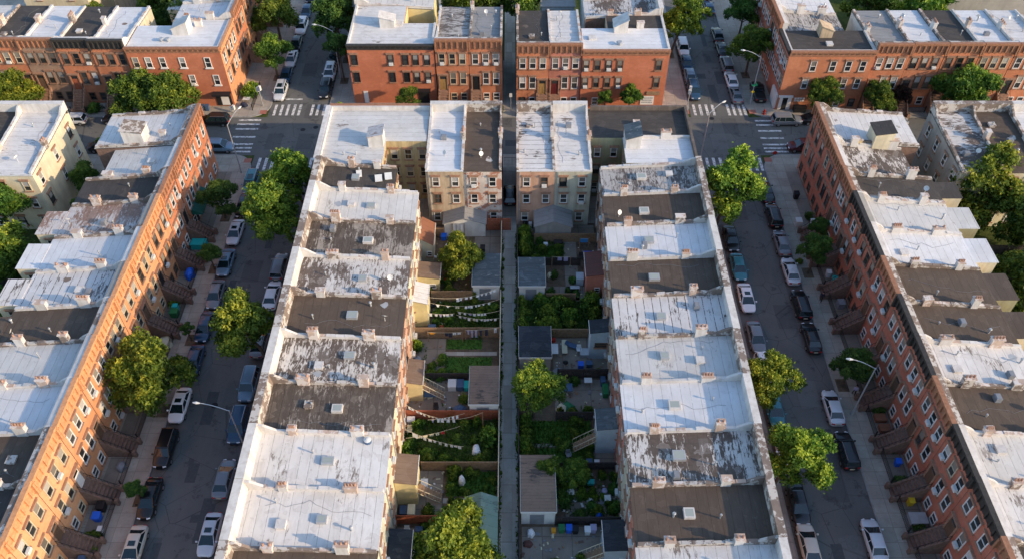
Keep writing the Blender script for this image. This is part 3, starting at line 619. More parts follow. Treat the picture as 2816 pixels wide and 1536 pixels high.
# --- houses facing the cross street from the south, rears seen
def N_house(label,x1,w,roof,rear,**k):
    return house(label,x1,97.0,PI,w,k.pop('d',12.3),roof,'brick',rear,thin=True,**k)
N_house('narrow white roofed house with tan rear wall left of the brown roof',-6.3,4.95,'whiteblue','tan',cop='coping_w',rearwin=2,chim=(6,),sky=(),last=True)
N_house('narrow brown roofed house with peeling white rear wall beside the alley gate',-1.35,4.95,'brown','peel',cop='coping_b',rearwin=2,chim=(5.6,),sky=())
N_house('narrow white roofed house with black cross seams and pink tan rear wall',5.6,5.0,'seam','pinktan',cop='coping_b',rearwin=2,chim=(6.2,),sky=(),last=True)
N_house('narrow white roofed house with pale green rear wall right of alley entrance',10.4,4.78,'white','palegreen',cop='coping_w',rearwin=2,chim=(6.2,),sky=())
N_house('white roofed house with cream side wall at left edge, facing cross street',-61.8,5.9,'white','cream',d=13.2,side='cream',cop='coping_w',rearwin=2,chim=(7.5,),sky=(),sidewin_end=3)
N_house('dark roofed house second from the gap at left edge, facing cross street',-67.72,5.9,'dark','cream',d=13.2,cop='coping_w',rearwin=2,chim=(8.5,),sky=())
N_house('pale roofed house at far left edge of photo, facing cross street',-73.65,5.9,'lightgrey','cream',d=13.2,rearwin=2,chim=(),sky=(),last=True)
N_house('white roofed house with grey side wall at right edge, facing cross street',63.6,5.5,'halfpatchy','cream',d=12.6,side='greystucco',cop='coping_b',rearwin=2,chim=(6.5,),sky=(),last=True,sidewin=4)
N_house('brown roofed house at right edge, between two white roofs, facing cross street',68.9,5.25,'brown','cream',d=12.6,rearwin=2,chim=(6.5,),sky=())
N_house('clean white roofed house at far right edge, facing cross street',74.2,5.25,'whiteblue','cream',d=12.6,rearwin=2,chim=(),sky=())
# --- polygonal corner buildings
def cbuild(label,poly,h,walls,roofs,name='corner_building',pars=(),pmat='coping_w',ph=.55,cats='building'):
    root=empty(name,(0,0,0),0,label,cats)
    cx=sum(p[0] for p in poly)/len(poly); cy=sum(p[1] for p in poly)/len(poly); root.location=(cx,cy,0)
    L=[(x-cx,y-cy) for x,y in poly]; n=len(L); b=MB(); mats=[];
    i=0; b.v+=[(x,y,0) for x,y in L]+[(x,y,h) for x,y in L]
    for k in range(n):
        mt=walls[k] if k<len(walls) else walls[-1]
        if mt not in mats: mats.append(mt)
        j=(k+1)%n; b.f.append((k,j,n+j,n+k)); b.m.append(mats.index(mt))
    b.f.append(tuple(range(n,2*n))); b.m.append(0)
    b.obj('wall',[M[m] for m in mats],root)
    for rp,rm in roofs:
        r=MB(); r.prism([(x-cx,y-cy) for x,y in rp],h-.05,h+.05); r.obj('roof',M[rm],root)
    for k in pars:
        (x0,y0),(x1,y1)=L[k],L[(k+1)%n]; d=Vector((x1-x0,y1-y0,0)); ln=d.length; d/=ln; nn=Vector((-d.y,d.x,0))   # inward for CCW
        q=MB(); a=[(x0,y0),(x1,y1),(x1+nn.x*.35,y1+nn.y*.35),(x0+nn.x*.35,y0+nn.y*.35)]
        a=[(x0+d.x*.01+nn.x*.01*k,y0+d.y*.01+nn.y*.01*k),(x1-d.x*.36+nn.x*.01*k,y1-d.y*.36+nn.y*.01*k),(x1-d.x*.36+nn.x*.36,y1-d.y*.36+nn.y*.36),(x0+d.x*.01+nn.x*.36,y0+d.y*.01+nn.y*.36)]
        q.prism(a,h-.2,h+ph+.004*k); q.obj('parapet',M[pmat],root)
    root['cx']=cx; root['cy']=cy
    def W(k,ts,zs,w=1.0,hh=1.85,frame='fr_white',trim='stone',ac=(),blind=True,lintel=True):
        (x0,y0),(x1,y1)=L[k],L[(k+1)%n]; ang=math.atan2(y1-y0,x1-x0)
        for a,t in enumerate(ts):
            for c_,zz in enumerate(zs):
                window(root,x0+(x1-x0)*t,y0+(y1-y0)*t,zz,w,hh,ang,frame,trim,ac=(a,c_) in ac,blind=blind and R.random()<.7,lintel=lintel)
    def cornice(k,mat='cornice',out=.42,low=.55):
        (x0,y0),(x1,y1)=L[k],L[(k+1)%n]; ang=math.atan2(y1-y0,x1-x0); ln=math.hypot(x1-x0,y1-y0)
        b=MB(); b.box(0,ln,-out,.10,h+ph-.12,h+ph+.06); b.box(0,ln,-out+.1,-.004,h+ph-.32,h+ph-.121); b.box(0,ln,-.12,-.003,h-low,h+ph-.321)
        nb=int(ln/.8)
        for q in range(nb+1):
            xx=.1+(ln-.2)*q/nb; b.box(xx-.07,xx+.07,-out+.1,-.121,h-.15,h+ph-.322)
        o=b.obj('cornice',M[mat],root,(x0,y0,0)); o.rotation_euler=(0,0,ang)
    root_fn=(root,W,cornice,cx,cy); return root_fn
# big pale corner roof left of the alley
r,W,C,cx,cy=cbuild('large pale roofed corner building with yellow rear wall left of the alley',[(-25.2,85.3),(-16.9,85.3),(-16.9,90.1),(-11.35,90.1),(-11.35,97.2),(-25.2,97.2)],H0,['brick','yellow','yellow','stone_d','brick','brick'],
   [([(-24.9,85.3),(-16.8,85.3),(-16.8,90.0),(-11.4,90.0),(-11.4,97.0),(-24.9,97.0)],'lightgrey')],pars=(4,5),pmat='coping_w',ph=.6)
W(2,[.18,.52,.86],[1.2,4.3,7.3],.95,1.7,'fr_cream','stone'); W(1,[.3,.75],[4.3,7.3],.9,1.6,'fr_cream')
C(4,'cornice'); C(5,'coping_w',.5,.2)
bulkhead(r,-18.9-cx,-16.95-cx,88.6-cy,90.7-cy,H0,2.1,1.6,'coping_w','rusty','-x')
for x,y in ((-22,87),(-20.4,87.1)): vent(r,x-cx,y-cy,H0,.5)
# black and white corner roof right of the alley
r,W,C,cx,cy=cbuild('corner building right of the alley with black roof and white rear roof',[(10.45,90.6),(14.9,90.6),(14.9,85.35),(24.1,85.35),(24.1,97.1),(10.45,97.1)],H0,['olive','olive','stone_d','brick2','brick2','stone_d'],
   [([(10.5,90.7),(24.0,90.7),(24.0,97.0),(10.5,97.0)],'dark'),([(14.8,85.4),(24.0,85.4),(24.0,90.69),(14.8,90.69)],'whiteblue')],pars=(3,4),pmat='coping_d',ph=.7)
W(0,[.25,.75],[1.2,4.3,7.3],.9,1.6,'fr_white'); W(1,[.5],[4.3,7.3],.9,1.6,'fr_white')
bulkhead(r,14.95-cx,16.9-cx,88.3-cy,91.3-cy,H0,1.5,2.2,'coping_w','slate','x'); chimney(r,20.5-cx,90.7-cy,H0,'coping_w',1.1,1.3,.55,2,'x'); chimney(r,16.9-cx,93.6-cy,H0,'coping_w',.5,.8,.6,0,'x')
b=MB(); b.box(17-cx,23.9-cx,90.5-cy,90.85-cy,H0-.1,H0+.35); b.obj('parapet',M['coping_w'],r)
# ------------------------------------------------------------------ north side of the cross street
def S_house(label,x,w,roof,front='brick',y=112.9,**k):
    return house(label,x,y,0,w,k.pop('d',12.8),roof,front,k.pop('rear','tan'),name='row_house',group='row houses facing the cross street',**k)
S_house('pale roofed house at left edge, north side of cross street',-85.8,5.4,'lightgrey','brick',chim=(7,),sky=(),stoop='l',y=113.6)
S_house('brick house with dark roof, leftmost dark roof north of cross street',-80.4,5.4,'dark','brick',chim=(6.5,),sky=(),stoop='r',frame='fr_cream',y=113.5,acs={(0,1)})
S_house('pinkish brownstone house with white roof between two dark roofs, top left',-75.0,5.4,'whiteblue','brownstone',chim=(7.5,),sky=(),stoop='l',frame='fr_brown',y=113.4,cop='coping_w',strip='coping_w',corn='cornice')
S_house('brick house with dark roof and red stoop right of the brownstone, top left',-69.6,5.4,'dark','brick',chim=(7.4,),sky=(),stoop='l',door='woodred',corn='cornice_d',frame='fr_brown',y=113.2,acs={(0,2)},cop='coping_w')
S_house('brick house with bright white roof beside the big corner building, top left',-64.2,5.4,'whiteblue','brick',chim=(7,),sky=(),stoop='l',corn='cornice_d',frame='fr_brown',y=113.0,last=True,cop='coping_w',strip='coping_w',side='cream')
r,W,C,cx,cy=cbuild('large brick corner building with white roof and few white windows, top left',[(-58.7,112.4),(-44.3,112.4),(-44.3,120.9),(-51.8,120.9),(-51.8,119.2),(-58.7,119.2)],H0,['brick2','orange2','stone_d','cream','cream','stone_d'],
   [([(-58.6,112.5),(-44.4,112.5),(-44.4,120.85),(-51.7,120.85),(-51.7,119.1),(-58.6,119.1)],'whiteblue')],pars=(0,1),pmat='coping_w',ph=.35)
W(0,[.075,.21,.36,.57,.84],[7.2],.95,1.8,'fr_white','fr_white',lintel=False); W(0,[.62,.88],[4.1],.95,1.8,'fr_white','fr_white',lintel=False); W(1,[.15,.4,.62,.85],[4.0,7.3],1,1.9,'fr_white')
C(0,'cornice'); C(1,'cornice_o')
bulkhead(r,-52.4-cx,-49.9-cx,116.3-cy,118.6-cy,H0,1.0,2.2,'coping_w','coping_w','x'); chimney(r,-49.0-cx,119.-cy,H0,'coping_w',1.1,1.1,.6,2,'x')
for x in (-53.6,-52.6): vent(r,x-cx,114.6-cy,H0,.5,.25)
a=MB(); a.box(-47.2-cx,-44.4-cx,111.3-cy,112.39-cy,2.6,2.85); a.box(-47.0-cx,-44.6-cx,112.3-cy,112.38-cy,.3,2.4); a.obj('entrance_canopy',M['fr_black'],r)
b=MB(); b.box(-46.2-cx,-45.0-cx,112.26-cy,112.29-cy,.4,2.2); b.obj('shop_door',M['fr_white'],r)
# houses up the left street's far side, lit fronts
for i,(y0,rf_) in enumerate([(121,'whiteblue'),(126.8,'lightgrey'),(132.6,'whiteblue'),(138.4,'dark')]):
    house(f'tall lit brick house, {ORD[i+1]} up the left street beyond the crossing, left side',-44.3,y0,PI/2,5.75,9.5,rf_,'orange2' if i%2 else 'brick','cream',stoop='r',frame='fr_brown',chim=(3.2,7),sky=(),ext=(.5,5,3,8.5) if i else None,group='row houses up the left street')
# middle group
r,W,C,cx,cy=cbuild('white roofed brick corner building with dark cornice, top centre left',[(-25.2,113.2),(-11.9,113.2),(-11.9,119.9),(-16.9,119.9),(-16.9,125.2),(-25.2,125.2)],H0,['brick2','stone_d','yellowwall','yellowwall','stone_d','brick2'],
   [([(-25.1,113.3),(-12.,113.3),(-12.,119.8),(-17.,119.8),(-17.,125.1),(-25.1,125.1)],'white')],pars=(0,5,1),pmat='coping_w',ph=.35)
W(0,[.07,.49,.66,.78,.91],[7.2],.95,1.8,'fr_black','stone',ac={(1,0)}); W(0,[.07,.49,.66,.78,.91],[4.1],.95,1.8,'fr_black','stone'); C(0,'cornice_d')
bulkhead(r,-20.6-cx,-18.3-cx,118.4-cy,120.3-cy,H0,1.9,1.2,'coping_w','coping_w','x'); hatch(r,-17.8-cx,119.6-cy,H0,1.1)
a=MB(); a.box(-15.9-cx,-12.9-cx,112.3-cy,113.19-cy,2.6,2.85); a.obj('entrance_canopy',M['fr_black'],r); a=MB(); a.box(-14.9-cx,-13.2-cx,113.12-cy,113.17-cy,.2,2.5); a.obj('garage_door',M['fr_black'],r)
door_b=MB(); door_b.box(-23.6-cx,-22.9-cx,113.12-cy,113.17-cy,.2,2.4); door_b.obj('door',M['fr_white'],r)
S_house('brick house with white scuffed roof and yellow door, left pair, top centre',-11.75,5.1,'patchgrey','brick',y=113.1,chim=(),sky=(),stoop='l',door='door_y',frame='fr_cream',cop='coping_w')
S_house('brick house with worn grey roof beside the narrow gap, top centre',-6.6,5.1,'greyroof','brick',y=113.1,chim=(12,),sky=(),stoop='l',door='fr_black',frame='fr_white',last=True,acs={(0,2)},cop='coping_b')
S_house('brick house with plain black roof and yellow door right of narrow gap',.7,4.95,'dark','brick',y=111.9,chim=(12,),sky=(),stoop='r',door='door_y',frame='fr_white',cop='coping_b')
M['maroon_door']=plain('maroon_door',(.12,.02,.02),.5,.1)
S_house('rose brick house with white roof and dark red door, top centre right',5.7,4.95,'white','brick3',y=111.9,chim=(),sky=(),stoop='l',door='maroon_door',frame='fr_white',last=True,acs={(0,1)},cop='coping_w')
r,W,C,cx,cy=cbuild('long brick corner building with white front roof and white sign, top centre right',[(10.7,111.7),(23.9,111.7),(23.9,122.2),(14.9,122.2),(14.9,118.4),(10.7,118.4)],H0,['brick2','brick2','stone_d','cream','cream','stone_d'],
   [([(10.8,111.8),(23.8,111.8),(23.8,118.3),(10.8,118.3)],'whiteblue'),([(15.,118.31),(23.8,118.31),(23.8,122.1),(15.,122.1)],'dark')],pars=(0,1),pmat='coping_w',ph=.35)
W(0,[.05,.18,.31,.44,.89],[4.1,7.2],.95,1.8,'fr_brown','stone',ac={(0,0),(0,1),(2,1),(3,1),(3,0)}); W(0,[.05,.18],[.9],.95,1.3,'fr_brown','stone',lintel=False); C(0,'cornice'); W(1,[.2,.5,.8],[4.1,7.2])
bulkhead(r,15.8-cx,17.9-cx,116.9-cy,119.4-cy,H0,.9,2.2,'coping_w','coping_w','x'); chimney(r,20.0-cx,118.5-cy,H0,'coping_w',1.0,1.1,.6,0,'x'); vent(r,16.4-cx,113.6-cy,H0,.5,.3); hatch(r,12.3-cx,115.3-cy,H0,1.0)
# white painted shop sign with dark lettering lines
a=MB(); a.box(20.3-cx,22.4-cx,111.62-cy,111.69-cy,.9,2.5); sg=a.obj('sign_board',M['fr_white'],r)
a=MB()
for rr_,zz in enumerate((2.15,1.75,1.35)):
    xx=20.55
    while xx<22.1:
        l=R.uniform(.10,.2); a.box(xx-cx,xx+l-cx,111.605-cy,111.618-cy,zz-.1,zz+.08); xx+=l+.09
a.obj('lettering',M['grey_p'],sg)
a=MB(); a.box(21.1-cx,23.2-cx,111.55-cy,111.68-cy,2.75,3.35); a.obj('fascia_sign',M['wood'],r)
for i,(y0,rf_) in enumerate([(122.3,'halfpatchy'),(128.,'white')]):
    house(f'house with scuffed white roof, {ORD[i+1]} up the right street beyond crossing, left side',23.8,y0,PI/2,5.65,12,rf_,'brick2','whitewall',chim=(3.6,8),sky=(),thin=True,group='row houses up the right street',frame='fr_brown')
house('grey roofed house with pale yellow side wall behind corner building, top centre left',-25.1,131,-PI/2,5.7,12.2,'lightgrey','brick2','yellowwall',side='yellowwall',chim=(4,),sky=(),corn='wide',last=True)
house('pale roofed house behind yellow walled house, top centre left',-25.1,136.8,-PI/2,5.7,12.2,'white','brick2','yellowwall',chim=(4,),sky=(),corn='wide')
# right group
r,W,C,cx,cy=cbuild('dark roofed brick corner building above a white framed corner shop, top right',[(41.9,111.4),(54.9,111.4),(54.9,117.7),(41.9,117.7)],H0,['brick','redbrick','stone_d','redbrick'],[([(42.,111.5),(54.8,111.5),(54.8,117.65),(42.,117.65)],'dark')],pars=(0,3,1),pmat='coping_w',ph=.35)
W(0,[.31,.54,.72,.89],[7.2],.95,1.8,'fr_white'); W(0,[.27,.73,.89],[4.1],.95,1.8,'fr_white'); W(0,[.72,.9],[.8],.95,1.4,'fr_white',lintel=False); W(3,[.15,.4,.65,.88],[4.1,7.2]); C(0,'cornice'); C(3,'cornice_d')
bulkhead(r,47.3-cx,49.2-cx,115.5-cy,117.4-cy,H0,1.2,2.0,'tan','tan','-x'); hatch(r,48.3-cx,113.6-cy,H0,.9)
a=MB(); a.box(41.95-cx,44.2-cx,111.15-cy,111.39-cy,2.5,2.8); a.box(42.2-cx,42.7-cx,111.3-cy,111.38-cy,.2,2.49); a.box(43.5-cx,44.1-cx,111.3-cy,111.38-cy,.2,2.49); a.box(41.6-cx,41.89-cx,111.6-cy,114.4-cy,.2,2.8); a.obj('shopfront',M['fr_white'],r)
a=MB(); a.box(42.71-cx,43.49-cx,111.33-cy,111.385-cy,.2,2.45); a.obj('door',M['glass'],r)
a=MB(); 
for k in range(4): a.box(44.5+.42*k-cx,44.85+.42*k-cx,111.33-cy,111.385-cy,1.7,2.0); a.box(44.5+.42*k-cx,44.85+.42*k-cx,111.33-cy,111.385-cy,2.1,2.4)
a.obj('wall_sign',M['fr_white'],r)
house('brick house with patched pale roof up the right street, behind dark corner roof',42.,123.6,-PI/2,5.8,10,'patchgrey','redbrick','cream',chim=(4,7.5),chm='coping_w',sky=(),frame='fr_white',cop='coping_w',strip='coping_w')
house('brick house with white roof up the right street, second behind dark corner roof',42.,129.5,-PI/2,5.8,10,'whiteblue','redbrick','cream',chim=(4,),sky=(),frame='fr_white',cop='coping_w')
house('brick house with dark roof up the right street, third behind corner roof',42.,135.4,-PI/2,5.8,10,'dark','redbrick','cream',chim=(4,),sky=(),frame='fr_white')
S_house('brick house with grey roof and pale side wall, top right, next to corner',55.,5.3,'greyroof','brick',y=111.9,side='whitewall',chim=(6,),sky=(),stoop='l',door='fr_black',frame='fr_white',cop='coping_b')
S_house('brick house with bright white roof, second from corner, top right',60.4,5.2,'whiteblue','brick',y=112.,chim=(7,),sky=(),stoop='l',door='fr_black',frame='fr_brown',cop='coping_b')
S_house('brick house with dark roof between white roofs, top right',65.7,5.2,'dark','brick',y=112.,chim=(7,),sky=(),stoop='l',door='fr_black',frame='fr_brown',cop='coping_b')
S_house('brick house with clean white roof behind large round tree, top right',71.,5.2,'whiteblue','brick',y=112.,chim=(7,),sky=(),stoop='l',door='fr_black',frame='fr_cream',cop='coping_w')
S_house('brick house with white roof at the right edge, top right',76.3,5.2,'white','brick',y=112.,chim=(7,),sky=(),stoop='l',door='fr_black',frame='fr_white',last=True)
# buildings beyond the top edge
def shed_house(label,x0,x1,y0,y1,h,wall,roof,name='house'):
    o=empty(name,((x0+x1)/2,(y0+y1)/2,0),0,label,'house'); a,b=(x1-x0)/2,(y1-y0)/2
    q=MB(); q.box(-a,a,-b,b,0,h); q.obj('wall',M[wall],o); q=MB(); q.box(-a-.15,a+.15,-b-.15,b+.15,h+.002,h+.18); q.obj('roof',M[roof],o)
    for xx in (-a*.5,a*.5): window(o,xx,-b,h-2.4,.95,1.6,0,'fr_white','stone')
    return o
shed_house('low grey siding house behind the narrow gap at top edge',5,10.6,131,137,7,'bluewall','greyroof')
shed_house('tall grey building at the top right corner behind trees',70,96,141,152,10,'greystucco','greyroof')
shed_house('cream house behind white roofs at the top left corner',-84,-73,134,143,9,'cream','white')
shed_house('tan house behind the dark roof at top left',-70,-62,137,145,8,'tan','lean_brown')
# ------------------------------------------------------------------ foliage
def leaf_cluster(name,lobes,nclump,nleaf,mat,size=.26,clump=.62,seed=1,droop=0.,up=.35):
    """leaf-sized faces gathered in clumps around several lobes; tint attribute = light painted on clump tops and sun side, plus random tone"""
    r=random.Random(seed); vs=[];fs=[];tint=[]
    zs=[l[2] for l in lobes]; zmin,zmax=min(zs)-2,max(l[2]+l[5] for l in lobes)
    wts=[l[3]*l[4] for l in lobes]
    for c in range(nclump):
        cx,cy,cz,a,b,h=r.choices(lobes,wts)[0]
        while True:
            d=Vector((r.gauss(0,1),r.gauss(0,1),r.gauss(0,1))).normalized()
            if d.z>-.45: break
        k=r.uniform(.55,1.06)**.6
        if r.random()<.12: k*=1.12
        p=Vector((cx+d.x*a*k,cy+d.y*b*k,cz+d.z*h*k))
        t0=.12+.55*max(0,d.z)*k+.25*max(0,(d.x*.8-d.y*.3))+r.uniform(-.15,.22)  # painted light: clumps on top and toward the sun get brighter tint
        cs=clump*r.uniform(.55,1.25)
        for _ in range(nleaf):
            q=p+Vector((r.gauss(0,.45),r.gauss(0,.45),r.gauss(0,.34)-droop*abs(r.gauss(0,.6))))*cs
            n=Vector((r.gauss(0,.8),r.gauss(0,.8),up+r.random())).normalized()
            u=n.orthogonal().normalized(); v=n.cross(u); th=r.uniform(0,2*PI); u,v=u*math.cos(th)+v*math.sin(th),v*math.cos(th)-u*math.sin(th)
            s=size*r.uniform(.6,1.25); i=len(vs)
            vs+=[tuple(q-u*s*.9),tuple(q+v*s*.5+n*s*.1),tuple(q+u*s*.9),tuple(q-v*s*.5+n*s*.1)]; fs.append((i,i+1,i+2,i+3))
            t=max(0,min(1,t0+r.uniform(-.12,.12)+(q.z-p.z)*.25)); tint+=[t]*4  # upper leaves of each clump painted lighter as well
    me=bpy.data.meshes.new(name); me.from_pydata(vs,[],fs); me.materials.append(M[mat])
    at=me.attributes.new('tint','FLOAT','POINT'); at.data.foreach_set('value',tint); me.update(); return me
def crown_lobes(seed,rx,rz,n=6,tall=1.):
    r=random.Random(seed*31); L=[(r.uniform(-.1,.1)*rx,0,0,rx*.62,rx*.58,rz*.78)]
    for k in range(n+2):
        a=2*PI*k/(n+2)+r.uniform(-.45,.45); q=rx*r.uniform(.45,.82); s=rx*r.uniform(.22,.42)
        L.append((q*math.cos(a),q*math.sin(a),rz*r.uniform(-.5,.5),s,s*r.uniform(.8,1.2),s*r.uniform(.7,1.1)))
    for k in range(3): L.append((r.uniform(-.4,.4)*rx,r.uniform(-.4,.4)*rx,rz*r.uniform(.45,.8),rx*r.uniform(.22,.34),rx*r.uniform(.22,.34),rz*r.uniform(.25,.4)))
    return L
CROWN={}
def crown_mesh(kind,seed):
    k=(kind,seed)
    if k not in CROWN:
        spec={'round':(1,.85,6,'leaf'),'yellow':(1,.95,6,'leaf_y'),'dark':(1,.9,6,'leaf_d'),'tall':(1,1.35,7,'leaf'),'purple':(1,.9,5,'leaf_p')}[kind]
        # unit-radius crown scaled at use; 3.6 m nominal radius
        rr=3.6; L=crown_lobes(seed,rr,rr*spec[1],spec[2])
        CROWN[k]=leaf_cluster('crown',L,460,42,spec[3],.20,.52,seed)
    return CROWN[k]
TR=[]
def tree(x,y,r,ztop,kind='round',seed=1,label='',base=None,name='street_tree',group=None,pitted=True,cat='tree'):
    """crown centred over (x,y); ztop = crown top height"""
    bx,by=base or (x,y); root=empty(name,(bx,by,KH),0,label,cat,group)
    hz={'tall':1.35,'yellow':.95,'round':.85,'dark':.9,'purple':.9}[kind]*r*1.1; zc=max(ztop-hz,1.6)
    me=crown_mesh(kind,seed); k=r/3.75
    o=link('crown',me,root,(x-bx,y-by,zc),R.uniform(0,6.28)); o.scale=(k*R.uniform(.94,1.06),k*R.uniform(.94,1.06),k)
    b=MB(); tr=.05+r*.045; top=(x-bx,y-by,zc-hz*.1); mid=((x-bx)*.35+R.uniform(-.1,.1),(y-by)*.35,zc*.5)
    b.tube((0,0,-.1),(0,0,.25),tr*1.5,tr,9); b.tube((0,0,.25),mid,tr,tr*.82,9); b.tube(mid,top,tr*.82,tr*.4,8); b.obj('trunk',M['trunk'],root)
    for q in range(6):
        a=q*1.05+R.uniform(-.3,.3); ln=r*R.uniform(.5,.75); m0=Vector(mid).lerp(Vector(top),R.uniform(.25,.8))
        c=MB(); e1=m0+Vector((math.cos(a)*ln*.5,math.sin(a)*ln*.5,r*.28)); e2=e1+Vector((math.cos(a+.3)*ln*.5,math.sin(a+.3)*ln*.5,r*.25))
        c.tube(m0,e1,tr*.4,tr*.26,6); c.tube(e1,e2,tr*.26,tr*.1,5); c.tube(e1,e1+Vector((math.cos(a-.7)*ln*.4,math.sin(a-.7)*ln*.4,r*.22)),tr*.2,tr*.07,5); c.obj('limb',M['trunk'],root)
    if pitted: pit(bx,by)
    return root
T=tree
# left street
T(-39.0,120.2,3.3,8,'round',2,'green street tree on left kerb of left street, nearer the crossing')
T(-40.2,130.5,4.2,10,'round',3,'larger olive green street tree at the top edge, left of left street')
T(-29.2,125.5,3.6,12,'dark',1,'dark tree on right side of left street beyond the tall lamp',base=(-28.2,125.5))
T(-28.8,131.5,3.8,12,'tall',1,'sunlit topped tree at the top edge, right side of left street',base=(-28.2,131.5))
T(-27.9,119.4,2.3,9,'dark',2,'low dark tree beside the corner building wall right of left street',base=(-27.8,119.4))
T(-39.4,85.4,2.6,7,'dark',3,'dark green small tree behind the teal car on left street',base=(-39.8,86.2))
T(-29.6,86.4,3.6,11,'yellow',1,'far one of two large trees against the roofs near the left crossing',base=(-28.3,86))
T(-30.2,79.2,4.0,12.5,'yellow',4,'near one of two large trees against the roofs near the left crossing',base=(-28.3,79))
T(-39.0,76.3,1.5,4.6,'dark',4,'small leafy tree in a pit among stoops of far left row')
T(-30.3,60.2,3.9,12,'yellow',2,'tall yellow green tree overhanging left street beside dark brown roof',base=(-28.3,60.2))
T(-39.6,54.7,4.6,10.5,'yellow',3,'biggest bright green tree on the left pavement, partly over brick fronts',base=(-39.4,54.2))
T(-38.9,64.4,.85,3,'dark',2,'tiny sapling on left pavement above the biggest tree')
T(-38.7,43.2,1.0,3.2,'dark',1,'young sapling in a pit by the left pavement near the bottom')
# right street
T(29.2,83.9,4.3,12.5,'yellow',1,'big bright green tree at right crossing in front of patchy grey roof',base=(27.6,83.5))
T(27.6,53.9,3.0,9.5,'yellow',3,'middle golden green tree on near side of right street',base=(26.5,53.8))
T(28.3,44.2,3.5,10.5,'yellow',2,'lowest bright green tree on near side of right street',base=(27,44))
T(38.6,75.6,2.1,6.5,'dark',1,'rounded dark tree on far pavement of right street beside silver car')
T(40.3,80.3,1.3,5,'dark',3,'small dark tree against the stoops right of right street',pitted=False)
T(38.3,57.7,2.5,6.5,'dark',4,'rounded dark tree on the far pavement by the lower lamp post')
T(29.3,127.5,3.8,11,'yellow',4,'bright tree at top edge left of right street',base=(27.2,127))
T(39.0,121.0,3.4,9,'round',4,'tree with gold flecked crown on right side of right street, top')
T(39.6,131.5,3.2,9,'dark',2,'dark tree at the top edge, right side of right street')
# cross street north pavement
T(-57.6,108.7,4.0,8.2,'round',1,'left crown of the twin street trees before the corner building, top left',base=(-57.4,110.4))
T(-53.6,108.7,4.4,8.6,'round',4,'right crown of the twin street trees before the corner building, top left',base=(-53.6,110.4))
T(-77.4,109.7,3.9,8.5,'yellow',4,'bright green street tree at left edge before the brick row',base=(-77.4,110.4))
T(-16.2,109.7,1.9,5.2,'round',3,'small street tree before the dark garage of top centre corner building',base=(-16.2,110.4))
T(18.4,110.1,2.0,5.4,'round',2,'rounded street tree left of the white shop sign, top centre',base=(18.4,110.5))
T(14.6,110.2,1.2,4.2,'round',1,'thin young tree before long brick corner building, top centre right',base=(14.6,110.4))
T(48.3,109.9,2.8,6.5,'round',3,'street tree nearest the corner shop, right part of cross street',base=(48.3,110.5))
T(57.0,109.7,2.6,6.6,'round',4,'middle street tree of three before the right brick row, top right',base=(57,110.4))
T(60.6,110.2,1.7,5.2,'purple',1,'purple leaved small tree between two green ones, top right',base=(60.7,110.5))
T(69.8,109.6,5.0,9.6,'round',2,'largest round street tree before the right brick row, top right',base=(69.5,110.5))
# gardens and block interiors
T(-6.7,75.4,3.2,6.5,'yellow',2,'round yellow green tree in the dirt yard left of the alley',name='garden_tree',pitted=False)
T(2.6,54.0,3.0,8.2,'yellow',1,'feathery yellow green tree on right edge of the alley',base=(2.4,53.4),name='garden_tree',pitted=False)
T(-5.2,35.6,4.2,8,'yellow',3,'wide yellow green tree at bottom edge left of the alley',name='garden_tree',pitted=False)
T(3.9,45.3,1.5,3.8,'round',2,'left of two low leafy trees behind the brown shingle garage',name='garden_tree',pitted=False)
T(6.4,44.8,1.8,4.2,'round',4,'right of two low leafy trees behind the brown shingle garage',name='garden_tree',pitted=False)
T(1.9,33.6,1.5,3,'dark',1,'rounded dark shrub tree at bottom edge right of the alley',name='garden_tree',pitted=False)
for i,(x,y,r_,zt,k,s,l) in enumerate([(63.2,85.0,5.6,12,'yellow',1,'large tree beside the grey walled house at right edge'),(67.5,77.5,5.4,11,'round',3,'large tree below it in the right rear gardens'),
    (61.8,68.5,4.6,10.5,'round',4,'tree behind dark brown roofs at right edge'),(61.5,60.5,4.0,8.5,'round',2,'dark tree behind the lower dark roof at right edge'),
    (-67.5,82.5,4.2,10,'round',2,'green tree below cream house at left edge'),(-63.5,74.5,4.4,9.5,'yellow',1,'lit tree in left rear gardens at left edge'),(-60.2,66.3,3.6,6.5,'dark',3,'dark low tree in left rear gardens behind the seamed roof'),
    (-59.6,90.5,2.2,6,'dark',1,'dark tree in the gap between cream house and corner house'),(-58.3,86.1,2.0,4.6,'dark',4,'second dark tree in the gap behind the left corner house'),(-59.5,98.7,1.3,4.5,'round',3,'small tree by the cross street in the left gap'),
    (-6.5,134.5,5.2,11,'round',1,'left of two broad trees at top edge above the narrow gap'),(1.2,134.8,5.0,11.5,'round',2,'right of two broad trees at top edge above the narrow gap'),
    (70.5,132.5,5.5,11,'yellow',2,'broad bright tree at top edge behind right white roofs'),(61.5,134,4.8,11,'round',3,'broad tree at top edge behind dark roof, top right'),
    (-56.5,131.5,4.4,10,'dark',3,'dark tree behind white roof, top left'),(-61.5,136.5,4.4,9,'round',4,'tree at top edge left of the corner building'),(-73,133.5,3.2,6,'round',3,'low lit tree behind white roof near top left corner')]):
    T(x,y,r_,zt,k,s,l,name='garden_tree',pitted=False)
BM={}
def bush_mesh(kind,seed):
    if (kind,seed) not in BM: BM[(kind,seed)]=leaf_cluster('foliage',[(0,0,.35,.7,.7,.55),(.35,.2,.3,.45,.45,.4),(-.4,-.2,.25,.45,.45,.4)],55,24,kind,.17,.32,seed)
    return BM[(kind,seed)]
